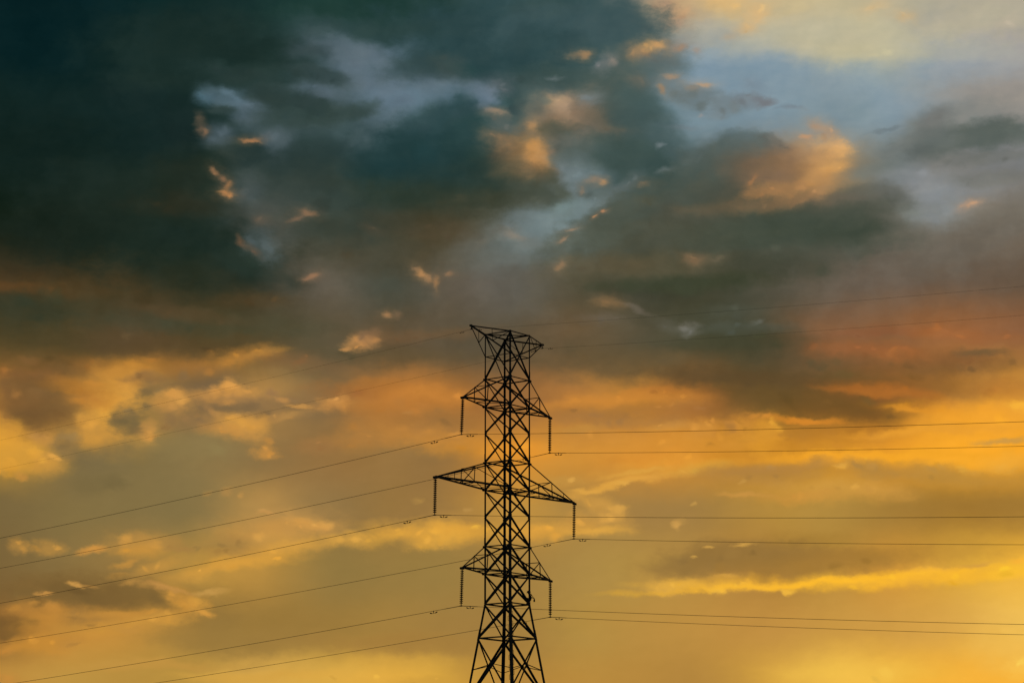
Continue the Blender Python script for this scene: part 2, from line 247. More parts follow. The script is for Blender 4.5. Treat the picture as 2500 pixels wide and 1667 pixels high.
 (2050,1235,90,14,8,(196,142,74)),(1880,1130,30,30,60,(160,120,74)),(2290,1220,110,40,-8,(208,148,76)),(1460,1260,60,25,35,(174,128,74)),
 (1640,1340,160,55,5,(216,154,72)),(1780,1350,70,45,0,(222,158,70)),(1350,1330,120,50,0,(160,120,70)),(1600,1400,180,40,0,(198,142,70)),
 (1950,1310,130,30,-12,(182,134,72)),(1820,1530,70,35,0,(210,146,66)),(1860,1450,40,25,0,(180,130,66)),(1150,1320,70,30,-20,(164,122,68)),
 (2200,1500,120,40,0,(162,116,66)),],
(834, 556, 2.82): [
 (300,880,400,50,0,(86,76,52)),(600,730,300,30,-3,(116,88,58)),(80,800,60,35,-10,(220,154,84)),(180,785,60,30,-15,(190,136,80)),
 (20,830,40,15,0,(182,132,76)),(180,740,60,30,-30,(130,100,70)),(400,1140,400,60,3,(188,122,54)),(650,1150,200,40,5,(202,132,56)),
 (180,1090,150,40,0,(170,110,50)),(0,1200,40,60,0,(208,148,76)),(600,1320,150,60,0,(140,104,60)),(300,1250,250,50,0,(164,112,56)),
 (300,1370,250,50,0,(184,126,60)),(150,1480,150,50,0,(180,126,62)),(600,1440,250,60,0,(188,130,62)),(1700,1200,350,50,-6,(208,138,56)),
 (1950,1160,250,35,-5,(198,130,52)),(2200,1120,150,30,0,(170,108,48)),(1500,1250,150,40,0,(180,120,54)),(2100,1230,250,30,0,(180,122,56)),
 (1700,1290,200,40,0,(164,116,64)),(2000,1330,300,40,0,(160,116,66)),(2200,1380,150,30,-5,(202,144,66)),(900,1500,300,60,0,(220,146,50)),
 (1250,1530,200,50,0,(236,152,46)),(1700,1430,250,50,0,(198,136,58)),(2000,1500,350,60,0,(218,148,56)),(1650,1370,150,25,-10,(192,136,62)),],
(1668, 556, 2.82): [
 (30,690,60,35,0,(128,124,116)),(400,700,250,30,0,(84,90,80)),(450,800,350,60,0,(66,66,46)),(1500,725,350,32,0,(138,90,58),.8),
 (1780,735,190,36,5,(172,105,54),.85),(2100,765,230,28,0,(156,98,56),.8),(1300,745,200,28,0,(140,90,58),.8),(1000,850,110,45,10,(152,94,54)),
 (1400,880,220,45,10,(156,98,54)),(1500,900,100,30,0,(174,108,54)),(1950,910,120,35,0,(154,98,54)),(1750,940,250,50,0,(120,86,48)),
 (1050,960,150,60,0,(104,84,52)),(1150,1030,180,40,10,(96,80,46)),(1700,1080,400,60,5,(128,88,42)),(2050,870,150,25,0,(118,90,56)),
 (1200,1110,250,35,8,(170,102,42)),(1500,1150,200,30,10,(176,106,42)),(500,1070,300,60,0,(96,76,42)),(900,1210,350,80,8,(112,82,38)),
 (1250,1270,200,60,10,(118,80,36)),(2250,1100,200,60,0,(190,124,54)),(1600,1250,250,30,8,(220,140,36)),(1900,1290,350,70,0,(238,158,48)),
 (2200,1250,200,90,0,(242,166,54)),(2000,1330,400,60,0,(248,168,46)),(70,1170,130,40,10,(174,114,50)),(800,1330,250,25,4,(208,132,44)),
 (500,1320,130,35,0,(202,132,50)),(100,1370,100,35,0,(208,144,60)),(320,1370,50,40,0,(208,140,56)),(450,1420,200,60,0,(216,148,52)),
 (150,1460,200,60,0,(214,146,54)),(560,1450,100,80,0,(230,158,48)),(1100,1400,300,40,0,(170,112,42)),(900,1480,250,60,0,(196,130,42)),
 (1700,1400,500,30,-2,(232,158,50)),(2200,1460,150,25,0,(206,152,70)),(1500,1560,800,40,0,(242,166,42)),],
(0, 1112, 2.82): [
 (700,100,400,100,0,(128,110,68)),(150,60,220,70,0,(222,158,56)),(330,50,80,50,0,(208,150,68)),(150,150,40,30,0,(190,136,62)),
 (40,100,80,40,0,(224,160,58)),(120,620,60,40,0,(206,148,66)),(320,630,90,40,5,(208,150,66)),(620,650,110,25,-8,(208,146,66)),
 (950,610,170,55,-3,(208,150,68)),(950,660,150,35,0,(212,150,60)),(850,740,100,25,-15,(192,140,64)),(1060,770,150,28,-22,(210,152,66)),
 (820,820,60,18,0,(180,134,64)),(1180,600,60,30,0,(176,132,68)),(1270,640,100,25,0,(170,128,66)),(1400,240,40,15,0,(174,132,70),.55,.9),
 (1540,245,50,25,0,(184,138,74),.55,.9),(1655,270,25,18,0,(200,148,76),.55,.9),(1950,520,350,100,-5,(196,146,76)),(1800,390,50,15,10,(194,146,80)),
 (2150,490,170,50,5,(210,154,74)),(1800,600,250,60,0,(208,154,72)),(1550,600,120,40,0,(160,124,66)),(1650,660,180,30,0,(170,126,62)),
 (2000,420,180,40,0,(176,136,76)),(2050,640,300,35,-8,(234,170,68)),(1750,730,300,35,-6,(236,168,62)),(1400,790,230,28,-10,(218,158,66)),
 (850,965,430,110,3,(118,92,50),.9,.8),(500,960,280,75,0,(120,94,52),.9,.8),(250,1000,150,40,0,(124,98,54)),(870,870,40,15,0,(208,152,72)),
 (1050,890,150,20,10,(200,146,70)),(1250,960,130,60,35,(216,156,64)),(1320,1010,80,60,0,(224,158,62)),(540,890,45,18,0,(210,154,76)),
 (640,890,60,12,0,(204,148,72)),(340,965,60,15,0,(200,142,70)),(1450,920,120,20,-3,(194,148,74)),(1400,1080,60,25,0,(212,152,66)),
 (800,1085,350,40,0,(206,144,58)),(300,1080,180,60,0,(200,138,60)),(1180,1120,80,40,0,(208,152,64)),(1000,1150,160,40,-5,(210,152,64)),
 (850,1190,110,22,0,(190,138,62)),(300,1170,180,80,0,(208,146,58)),(600,1190,150,35,0,(208,150,60)),(250,1280,200,45,0,(208,144,54)),
 (40,1310,60,30,0,(206,140,60)),(500,1270,70,30,0,(180,130,60)),(40,1170,90,50,0,(112,84,44)),(530,1100,70,40,0,(150,114,62)),
 (1700,1290,520,80,0,(152,119,60),.75),(1800,1525,500,40,0,(212,162,70),.85),(1000,1440,500,34,0,(192,145,66)),(0,1560,150,40,0,(190,132,58)),],
(834, 1112, 2.82): [
 (2200,30,250,50,0,(232,152,52)),(2100,100,250,60,-10,(224,158,60)),(2000,180,250,25,-10,(222,160,66)),(2330,130,60,30,0,(216,156,64)),
 (1560,190,90,30,0,(200,150,70)),(1800,240,200,25,-12,(218,160,68)),(1930,210,60,15,0,(224,168,76)),(1800,330,130,35,15,(212,156,70)),
 (1780,430,150,60,0,(208,154,72)),(1920,370,50,25,0,(208,156,72)),(1860,520,150,30,0,(216,162,70)),(1650,460,150,50,0,(212,154,66)),
 (1500,510,250,40,0,(226,166,68)),(1350,530,150,50,0,(228,162,62)),(800,440,150,40,0,(180,136,68)),(350,480,200,30,0,(170,130,66)),
 (600,540,300,60,0,(232,170,64)),(750,520,120,50,0,(238,176,66)),(300,570,220,40,-8,(218,162,64)),(50,600,120,40,0,(218,162,70)),
 (600,620,100,35,0,(222,166,66)),(950,530,180,45,0,(232,168,60)),(750,590,100,40,0,(228,168,66)),(550,320,35,18,0,(184,142,72),.55,.9),
 (885,370,22,16,0,(192,148,80),.55,.9),(2300,480,30,40,0,(220,166,84)),(2300,760,130,50,0,(150,118,62)),(2250,850,150,35,10,(216,166,74)),
 (2250,900,120,40,0,(228,174,80)),(150,1545,350,34,0,(228,172,68),.85),(468,1300,700,80,0,(161,122,60),.8),(600,1570,300,30,0,(200,152,62)),],
(1668, 1112, 2.82): [
 (1000,20,400,35,0,(252,170,42)),(1700,40,400,40,2,(252,174,46)),(150,80,180,40,-8,(238,178,66)),(1080,70,60,25,0,(246,180,66)),
 (1950,80,50,25,0,(240,174,60)),(2250,40,150,50,0,(238,172,64)),(500,110,300,60,0,(170,128,68)),(1250,80,120,40,20,(172,132,70)),
 (1750,130,400,50,5,(180,134,62)),(1050,230,350,70,3,(212,156,68)),(800,280,250,35,0,(206,146,62)),(1350,240,150,40,8,(206,150,66)),
 (420,270,180,20,0,(198,144,66)),(65,338,25,15,0,(216,166,80),.5,.9),(410,190,30,12,-15,(210,160,78),.5,.9),(1100,700,480,70,0,(166,122,54)),
 (600,690,480,90,2,(152,114,56)),(300,680,260,65,0,(144,112,60)),(900,560,250,40,0,(162,122,52)),(300,830,120,20,0,(220,164,70)),
 (300,880,330,40,0,(242,180,62)),(800,870,350,32,1,(255,186,48)),(1100,880,250,45,0,(255,192,50)),(1500,850,400,40,-4,(254,186,50)),
 (2000,830,350,40,-4,(254,186,46)),(2300,790,150,50,-8,(255,196,50)),(1700,790,170,25,-5,(234,172,62)),(2000,750,120,20,-8,(216,160,66)),
 (2310,720,60,20,0,(248,180,56)),(270,930,40,20,45,(248,186,62)),(740,925,40,20,0,(242,182,66)),(1200,1500,400,60,0,(242,192,76)),
 (2250,1300,240,110,0,(236,186,84),.8),(2330,1440,80,50,0,(250,198,84)),],
(0, 780, 1.68): [
 (170,340,90,70,0,(112,86,50),.7,.7),(520,430,44,40,0,(122,102,64),.65,.8),(590,450,36,34,0,(212,152,74),.85,.6),(700,335,60,30,0,(204,148,72),.6,.8),
 (690,310,40,14,0,(214,154,76),.6,.8),(880,310,70,20,-12,(198,142,72),.7,.8),(960,270,34,22,0,(218,156,76),.8,.7),
 (1030,300,40,18,10,(208,150,72),.8,.7),(900,390,110,24,0,(176,130,72),.6,.8),(1010,440,80,30,8,(216,156,70),.8,.7),
 (1190,400,50,14,-15,(180,136,76),.6,.8),(1160,328,34,10,8,(204,148,78),.8,.8),(1220,358,50,6,6,(194,144,78),.8,.8),
 (1090,530,40,22,0,(206,144,66),.7,.7),(960,360,90,14,3,(122,100,68),.7,.8),(560,240,60,10,4,(150,110,62),.6,.8),(330,300,70,14,0,(176,118,48),.6,.8),
 (270,500,30,40,0,(140,112,68),.7,.7),(200,480,24,20,0,(196,142,68),.6,.8),(80,600,100,24,-6,(222,158,58),.7,.8),],
(0, 833, 1.0744): [
 (60,70,130,30,0,(120,84,46),.7,.8),(100,165,62,46,0,(116,86,50),.9,.6),(30,155,60,20,0,(150,104,54),.7,.8),(215,115,60,16,0,(180,120,48),.7,.8),
 (250,160,50,14,0,(196,130,52),.6,.8),(330,220,30,22,0,(116,98,64),.8,.6),(320,185,22,12,-30,(120,98,64),.7,.7),(470,205,60,18,0,(126,102,70),.6,.8),
 (380,90,40,10,5,(150,108,60),.7,.7),(575,190,16,7,30,(180,134,74),.8,.7),(700,150,110,14,0,(128,102,70),.6,.8),(650,190,20,10,20,(140,110,70),.6,.8),
 (560,130,70,10,-6,(206,146,72),.7,.7),(610,112,26,9,0,(222,158,78),.8,.6),(450,143,26,9,-8,(210,150,74),.8,.6),(600,235,60,14,8,(206,146,70),.7,.8),
 (640,205,40,14,4,(220,158,70),.7,.7),(270,660,120,26,4,(112,86,46),.9,.6),(150,675,90,20,0,(118,92,50),.8,.7),(400,655,70,18,8,(126,98,52),.8,.7),
 (480,675,40,16,25,(214,152,64),.85,.7),(440,640,60,7,12,(196,142,72),.8,.7),(205,640,18,5,0,(206,152,76),.8,.7),(128,668,22,4,0,(196,142,70),.8,.7),
 (60,700,60,16,0,(190,132,56),.7,.8),(150,710,70,10,3,(170,120,52),.7,.8),(300,715,120,9,-3,(200,142,60),.7,.8),(200,740,60,16,-6,(150,112,58),.6,.8),
 (380,735,80,10,-5,(206,148,62),.7,.8),(30,740,50,16,0,(116,86,44),.8,.7),(100,745,60,14,-10,(192,134,56),.7,.8),(60,790,90,14,-4,(200,140,56),.6,.8),
 (620,520,40,14,0,(164,124,66),.7,.8),(560,540,60,10,0,(150,120,66),.6,.8),(740,500,80,14,-3,(206,148,72),.6,.8),(820,490,40,10,8,(216,156,76),.7,.7),
 (690,455,24,5,5,(198,146,78),.7,.8),(1060,505,60,12,0,(236,170,64),.7,.8),(1180,495,60,14,0,(230,166,64),.7,.8),
 (1000,480,60,10,0,(170,130,66),.6,.8),(1110,530,40,12,0,(222,162,66),.6,.8),(1000,170,140,20,3,(196,126,54),.7,.8),
 (1100,200,90,14,3,(160,112,58),.6,.8),(950,255,80,12,0,(176,122,60),.6,.8),(1080,250,110,14,4,(196,134,60),.6,.8),
 (900,130,60,14,0,(150,98,54),.6,.8),(870,160,30,12,-10,(206,146,76),.8,.7),],
(1250, 833, 1.0744): [
 (300,60,240,36,3,(96,80,54),.6,.8),(230,30,160,30,0,(84,76,54),.5,.8),(600,100,200,26,3,(92,72,44),.8,.7),(820,150,150,24,6,(104,80,42),.8,.7),
 (900,185,100,18,8,(112,80,38),.8,.7),(740,50,90,20,0,(80,72,50),.6,.8),(300,145,160,12,-4,(206,134,54),.6,.8),(430,150,80,10,4,(210,140,58),.6,.8),
 (250,180,120,14,0,(150,108,60),.6,.8),(480,190,100,14,3,(150,104,58),.6,.8),(470,235,30,16,-20,(210,144,60),.7,.8),
 (520,222,26,14,-40,(206,140,58),.7,.8),(620,215,30,14,-20,(212,144,54),.7,.8),(680,235,20,22,10,(224,154,52),.7,.8),
 (570,225,14,12,0,(160,112,58),.6,.8),(750,245,60,14,0,(180,122,48),.6,.8),(1000,40,130,14,5,(152,94,54),.6,.8),(900,30,50,10,5,(160,98,56),.6,.8),
 (1100,80,180,16,4,(122,88,50),.6,.8),(1250,60,100,16,0,(110,82,50),.6,.8),(900,125,80,9,6,(170,104,44),.7,.8),(1000,140,70,9,8,(176,108,44),.7,.8),
 (1040,180,60,8,10,(222,146,44),.8,.7),(790,212,70,7,4,(212,134,44),.8,.7),(700,330,200,14,-4,(180,130,64),.7,.8),
 (620,350,140,20,0,(170,126,66),.6,.8),(960,335,130,18,4,(176,130,64),.7,.7),(1180,350,160,20,4,(182,136,62),.6,.8),
 (860,380,90,16,4,(212,156,68),.5,.8),(330,345,90,8,-12,(220,162,68),.7,.7),(250,385,50,8,-8,(220,160,66),.7,.7),(200,395,30,6,0,(222,164,72),.7,.7),
 (250,430,40,14,20,(210,156,72),.7,.7),(270,470,40,14,10,(212,158,72),.7,.7),(230,495,80,9,0,(224,166,70),.7,.8),(290,440,14,10,0,(214,160,76),.7,.7),
 (430,480,30,16,0,(172,132,68),.5,.9),(560,575,150,26,-4,(146,112,58),.85,.6),(480,590,80,18,-6,(142,110,60),.85,.5),
 (700,585,160,28,-3,(158,118,56),.8,.6),(850,580,150,24,-3,(168,124,54),.7,.7),(1050,560,180,26,-3,(170,124,52),.7,.7),
 (620,545,110,14,-6,(150,114,58),.7,.7),(700,640,330,9,-2,(255,188,48),.8,.8),(500,640,120,10,2,(246,184,60),.7,.8),
 (1000,615,250,9,-4,(255,188,46),.7,.8),(540,655,24,9,10,(240,184,68),.6,.8),(740,652,20,8,0,(236,180,64),.6,.8),(610,533,26,5,-8,(230,176,80),.6,.8),
 (510,545,12,4,-10,(232,178,82),.6,.8),(475,568,12,3,0,(226,174,80),.6,.8),],
}
sp = N('ShaderNodeSeparateXYZ'); L(P, sp.inputs[0])
PX = M('DIVIDE', M('ADD', sp.outputs[0], 11.83), 23.66)
PY = sp.outputs[1]
field = None
prev_el = None
for i, row in enumerate(ROWS):
    el = (26.0, *(azel(1250, 139*j)[1] for j in range(13)), 1.0)[i]
    cr = N('ShaderNodeValToRGB')
    e = cr.color_ramp
    e.interpolation = 'CARDINAL'
    while len(e.elements) < len(row): e.elements.new(0.5)
    for k, c in enumerate(row):
        e.elements[k].position = k/16.0
        e.elements[k].color = gcol(c)
    L(PX, cr.inputs[0])
    field = cr.outputs[0] if field is None else mix(ramp01(PY, prev_el, el, kind='SMOOTHSTEP'), field, cr.outputs[0])
    prev_el = el

def cloud_group(items):
    """a chain of soft frayed ellipses, each laid over the ones before"""
    g = bpy.data.node_groups.new('clouds', 'ShaderNodeTree')
    for nm, kind in (('Direction', 'NodeSocketVector'), ('Edge', 'NodeSocketFloat'), ('Sky', 'NodeSocketColor'), ('Fine', 'NodeSocketFloat')):
        g.interface.new_socket(nm, in_out='INPUT', socket_type=kind)
    g.interface.new_socket('Sky', in_out='OUTPUT', socket_type='NodeSocketColor')
    gi = g.nodes.new('NodeGroupInput')
    col_out = gi.outputs[2]
    for a, e, rx, ry, tilt, col, amt, soft, fray in items:
        mp = g.nodes.new('ShaderNodeMapping'); mp.vector_type = 'TEXTURE'
        mp.inputs[1].default_value = (a, e, 0)
        mp.inputs[2].default_value = (0, 0, R(-tilt))
        mp.inputs[3].default_value = (rx, ry, 1)
        ln = g.nodes.new('ShaderNodeVectorMath'); ln.operation = 'LENGTH'
        ma = g.nodes.new('ShaderNodeMath'); ma.operation = 'MULTIPLY_ADD'; ma.inputs[1].default_value = fray if max(rx, ry) > .45 else fray*1.05
        mr = g.nodes.new('ShaderNodeMapRange'); mr.interpolation_type = 'SMOOTHSTEP'
        for j, v in ((1, 1+soft), (2, 1-soft), (3, 0.0), (4, amt)): mr.inputs[j].default_value = v
        mx = g.nodes.new('ShaderNodeMixRGB'); mx.inputs[2].default_value = gcol(col)
        for p, q in ((gi.outputs[0], mp.inputs[0]), (mp.outputs[0], ln.inputs[0]), (ln.outputs['Value'], ma.inputs[2]),
                     (gi.outputs[1 if max(rx, ry) > .45 else 3], ma.inputs[0]), (ma.outputs[0], mr.inputs[0]), (mr.outputs[0], mx.inputs[0]), (col_out, mx.inputs[1])):
            g.links.new(p, q)
        col_out = mx.outputs[0]
    go = g.nodes.new('NodeGroupOutput')
    g.links.new(col_out, go.inputs[0])
    return g

ALL = []
RND = random.Random(11)
HEADS = 0.20
for (x0, y0, sc), items in CLOUDS.items():
    for it in items:
        zx, zy, rx, ry, tilt, col = it[:6]
        amt, soft, fray = (list(it[6:]) + [AMT, SOFT, FRAY][len(it)-6:])[:3]
        k = 1/sc
        a, e = azel(x0 + zx*k, y0 + zy*k)
        small = max(rx, ry)*k < 34
        lit = sum(col) > 300 and col[0] > col[2] + 20
        gr = (GROW*0.88 if y0 > 100 and sum(col) > 340 else GROW if y0 > 100 or max(rx, ry)*k > 150 else GROW_UP)/PPD*k
        if y0 > 100: soft = min(soft + 0.14, 0.98)
        if y0 < 100 and small:
            soft, fray = max(soft, 0.95), 0.6
            if lit:                                             # a lit scrap glows into the cloud round it
                ALL.append((a, e, rx*gr*1.9, ry*gr*2.3, tilt, col, 0.20, 1.0, 0.8))
        # smaller heads round the rim of each cloud: a little lighter above and to the right, darker below
        big = max(rx, ry)*k
        if 16 < big < 170 and min(rx, ry)*k > 9:
            for _ in range(2):
                th = RND.uniform(0, 2*math.pi); q = RND.uniform(0.45, 0.95); f = RND.uniform(0.28, 0.52)
                lx, ly = rx*gr*math.cos(th)*q, ry*gr*math.sin(th)*q
                ct, st = math.cos(R(-tilt)), math.sin(R(-tilt))
                j = 1.0 + HEADS*(0.55*math.sin(th) + 0.35*math.cos(th) + RND.uniform(-0.6, 0.6))
                mr_ = min(rx, ry)*gr; cr_ = (f*mr_*RND.uniform(1.2, 2.2), f*mr_*RND.uniform(0.8, 1.2))
                ALL.append((a + lx*ct - ly*st, e + lx*st + ly*ct, cr_[0], cr_[1], tilt + RND.uniform(-15, 15),
                            tuple(min(255, v*j) for v in col), amt*(0.5 if y0 < 100 else 0.72), 0.75, 0.9))
                amt *= 0.74; gr *= 1.15
        ALL.append((a, e, rx*gr, ry*gr, tilt, col, amt, soft, fray))

# relief of the billows: the side of each that faces the low sun (down and to the right) is a little lighter and warmer
def puffs(vec):
    n = noise(vec, 1.1, 5, 0.52)
    return n.outputs['Fac']
RV = VM('ADD', PS, VM('MULTIPLY', wo2, (0.8, 0.8, 0.0)))
n0 = puffs(RV)
emb = M('SUBTRACT', n0, puffs(VM('ADD', RV, (0.10, -0.11, 0.0))))
depth = ramp01(EL, 6.0, 14.5, RELIEF_LOW, RELIEF_HIGH)
EMB = M('MULTIPLY', emb, depth)
BODY = M('MULTIPLY', M('SUBTRACT', n0, 0.5), M('MULTIPLY', depth, -0.32))
# loose puffs in the upper deck, away from the clear patch at the upper right
pf = M('SUBTRACT', ramp01(noise(VM('ADD', P1, VM('MULTIPLY', wo2, (1.2, 1.2, 0.0))), 1.15, 5, 0.55).outputs['Fac'], 0.36, 0.64), 0.5)
sp1 = N('ShaderNodeSeparateXYZ'); L(P1, sp1.inputs[0])
clear = M('ADD', M('POWER', M('DIVIDE', M('SUBTRACT', sp1.outputs[0], 8.5), 6.0), 2.0), M('POWER', M('DIVIDE', M('SUBTRACT', sp1.outputs[1], 19.0), 4.2), 2.0))
PUFF = M('MULTIPLY', pf, M('MULTIPLY', ramp01(clear, 0.6, 1.5), M('MULTIPLY', ramp01(EL, 10.0, 13.0), PUFFS)))
ec = N('ShaderNodeCombineXYZ')
for i, (k1, k2) in enumerate(((1.0, 0.85), (0.80, 0.95), (0.58, 1.0))):
    L(M('ADD', M('MULTIPLY', EMB, k1), M('MULTIPLY', M('ADD', BODY, PUFF), k2)), ec.inputs[i])
RELIEF = ec.outputs[0]
tex = noise(PS, 3.2, 8, 0.6).outputs['Fac']
GAIN = M('MULTIPLY', M('MULTIPLY_ADD', M('SUBTRACT', tex, 0.5), BILLOW, 1.0), 10.0)

def reach(c):
    a, e, rx, ry, t, _, _, soft, fray = c
    m = 1 + soft + 0.35*fray
    ct, st = math.cos(R(t)), math.sin(R(t))
    return m*math.hypot(rx*ct, ry*st) + 0.6, m*math.hypot(rx*st, ry*ct) + 0.5
def patch(a0, a1, e0, e1):
    """the clouds that reach into one patch of sky, as a background of its own"""
    items = [c for c in ALL if c[0]+reach(c)[0] > a0 and c[0]-reach(c)[0] < a1 and c[1]+reach(c)[1] > e0 and c[1]-reach(c)[1] < e1]
    g = bpy.data.node_groups.new('patch_of_sky', 'ShaderNodeTree')
    for nm, kind in (('Direction', 'NodeSocketVector'), ('Edge', 'NodeSocketFloat'), ('Sky', 'NodeSocketColor'), ('Fine', 'NodeSocketFloat'),
                     ('Relief', 'NodeSocketVector'), ('Gain', 'NodeSocketFloat')):
        g.interface.new_socket(nm, in_out='INPUT', socket_type=kind)
    g.interface.new_socket('Shader', in_out='OUTPUT', socket_type='NodeSocketShader')
    gi = g.nodes.new('NodeGroupInput').outputs
    def n(t, op=None):
        x = g.nodes.new(t)
        if op: x.operation = op
        return x
    lk = g.links.new
    f = gi[2]
    for i in range(0, len(items), 16):
        gn = n('ShaderNodeGroup')
        gn.node_tree = cloud_group(items[i:i+16])
        pn = n('ShaderNodeVectorMath', 'MULTIPLY_ADD')              # the tiny term only makes one batch wait for the one before it
        lk(f, pn.inputs[0]); pn.inputs[1].default_value = (1e-7, 1e-7, 0); lk(gi[0], pn.inputs[2])
        lk(pn.outputs[0], gn.inputs[0]); lk(gi[1], gn.inputs[1]); lk(f, gn.inputs[2]); lk(gi[3], gn.inputs[3])
        f = gn.outputs[0]
    lum = n('ShaderNodeRGBToBW'); lk(f, lum.inputs[0])              # relief in keeping with how bright that cloud is
    off = n('ShaderNodeMath', 'ADD'); lk(lum.outputs[0], off.inputs[0]); off.inputs[1].default_value = 0.08
    rl = n('ShaderNodeVectorMath', 'SCALE'); lk(gi[4], rl.inputs[0]); lk(off.outputs[0], rl.inputs['Scale'])
    ad = n('ShaderNodeVectorMath', 'ADD'); lk(f, ad.inputs[0]); lk(rl.outputs[0], ad.inputs[1])
    mx = n('ShaderNodeVectorMath', 'MAXIMUM'); lk(ad.outputs[0], mx.inputs[0]); mx.inputs[1].default_value = (0.004, 0.004, 0.004)
    gm = n('ShaderNodeGamma'); lk(mx.outputs[0], gm.inputs[0]); gm.inputs[1].default_value = 2.2
    vw = n('ShaderNodeVectorMath', 'SCALE'); lk(gm.outputs[0], vw.inputs[0]); lk(gi[5], vw.inputs['Scale'])
    b = n('ShaderNodeBackground'); lk(vw.outputs[0], b.inputs[0]); b.inputs[1].default_value = 0.1
    lk(b.outputs[0], n('NodeGroupOutput').inputs[0])
    top = N('ShaderNodeGroup'); top.node_tree = g
    for i, x in enumerate((P, EDGE, field, FINE, RELIEF, GAIN)): L(x, top.inputs[i])
    return top.outputs[0]
def split(a, e):
    """halve the list of patches until one is left, so that only that one is worked out"""
    if len(a) == 2 and len(e) == 2: return patch(a[0], a[1], e[0], e[1])
    ms = N('ShaderNodeMixShader')
    if len(a) >= len(e):
        m = len(a)//2
        L(M('GREATER_THAN', AZ, a[m]), ms.inputs[0])
        lo, hi = split(a[:m+1], e), split(a[m:], e)
    else:
        m = len(e)//2
        L(M('GREATER_THAN', EL, e[m]), ms.inputs[0])
        lo, hi = split(a, e[:m+1]), split(a, e[m:])
    L(lo, ms.inputs[1]); L(hi, ms.inputs[2])
    return ms.outputs[0]
VIEW = split([-99, -9, -6, -3, 0, 3, 6, 9, 99], [-99, 6, 8, 10, 12, 14, 16, 18, 99])

# the rest of the hemisphere: clear dusk air under a broken dark deck, as the view implies
sky = N('ShaderNodeTexSky', sky_type='NISHITA', sun_disc=False)
sky.sun_elevation, sky.sun_rotation = SUN_EL, SUN_AZ
sky.altitude, sky.air_density, sky.dust_density, sky.ozone_density = 50, 1.0, 2.0, 1.0
deck = ramp01(noise(PS, 0.12, 8, 0.6).outputs['Fac'], 0.40, 0.60, 0.0, 0.85)
far = mix(deck, sky.outputs[0], (0.10, 0.14, 0.15, 1.0))
dx = M('SUBTRACT', M('ABSOLUTE', AZ), 13.0)
dy = M('SUBTRACT', M('ABSOLUTE', M('SUBTRACT', EL, 11.5)), 9.5)
out = M('MAXIMUM', M('MULTIPLY', dx, 0.6), dy)
keep = ramp01(out, 8.0, 0.0)
bg = N('ShaderNodeBackground'); L(far, bg.inputs[0]); bg.inputs[1].default_value = 0.1
ms = N('ShaderNodeMixShader'); L(keep, ms.inputs[0]); L(bg.outputs[0], ms.inputs[1]); L(VIEW, ms.inputs[2])
wout = N('ShaderNodeOutputWorld'); L(ms.outputs[0], wout.inputs[0])

# ------------------------------------------------------------------ materials
def material(name, base, rough, metal=0.0, var=0.25, scale=6.0, bump=0.0, rust=None):
    m = bpy.data.materials.new(name); m.use_nodes = True
    t = m.node_tree; b = t.nodes['Principled BSDF']
    tcn = t.nodes.new('ShaderNodeTexCoord')
    nz = t.nodes.new('ShaderNodeTexNoise'); nz.inputs['Scale'].default_value = scale; nz.inputs['Detail'].default_value = 6
    t.links.new(tcn.outputs['Object'], nz.inputs['Vector'])
    cr = t.nodes.new('ShaderNodeValToRGB')
    lo = tuple(v*(1-var) for v in base); hi = tuple(v*(1+var) for v in base)
    cr.color_ramp.elements[0].position = 0.3; cr.color_ramp.elements[0].color = lo + (1,)
    cr.color_ramp.elements[1].position = 0.7; cr.color_ramp.elements[1].color = hi + (1,)
    t.links.new(nz.outputs['Fac'], cr.inputs[0])
    out = cr.outputs[0]
    if rust:
        nz2 = t.nodes.new('ShaderNodeTexNoise'); nz2.inputs['Scale'].default_value = 1.3; nz2.inputs['Detail'].default_value = 8
        t.links.new(tcn.outputs['Object'], nz2.inputs['Vector'])
        mr = t.nodes.new('ShaderNodeMapRange'); mr.inputs[1].default_value = 0.58; mr.inputs[2].default_value = 0.72
        t.links.new(nz2.outputs['Fac'], mr.inputs[0])
        mx = t.nodes.new('ShaderNodeMixRGB'); mx.inputs[2].default_value = rust + (1,)
        t.links.new(mr.outputs[0], mx.inputs[0]); t.links.new(out, mx.inputs[1]); out = mx.outputs[0]
    t.links.new(out, b.inputs['Base Color'])
    b.inputs['Roughness'].default_value = rough; b.inputs['Metallic'].default_value = metal
    if bump:
        bp = t.nodes.new('ShaderNodeBump'); bp.inputs['Strength'].default_value = bump
        t.links.new(nz.outputs['Fac'], bp.inputs['Height']); t.links.new(bp.outputs[0], b.inputs['Normal'])
    return m
STEEL = material('weathered_steel', (0.050, 0.052, 0.052), 0.75, 0.0, 0.3, 5.0, 0.05, rust=(0.045, 0.03, 0.02))
GLAZE = material('brown_porcelain', (0.030, 0.018, 0.014), 0.45, 0.0, 0.2, 20.0)
ALU = material('dull_cable', (0.060, 0.060, 0.058), 0.7, 0.0, 0.15, 3.0)
IRON = material('black_fitting', (0.035, 0.035, 0.036), 0.65, 0.0, 0.2, 12.0)
CONC = material('concrete', (0.30, 0.29, 0.27), 0.9, 0.0, 0.2, 8.0, 0.2)
GRASS = material('dry_meadow', (0.055, 0.065, 0.025), 0.95, 0.0, 0.45, 0.35, 0.3)
BOX = material('grey_housing', (0.05, 0.052, 0.055), 0.6, 0.0, 0.1, 9.0)

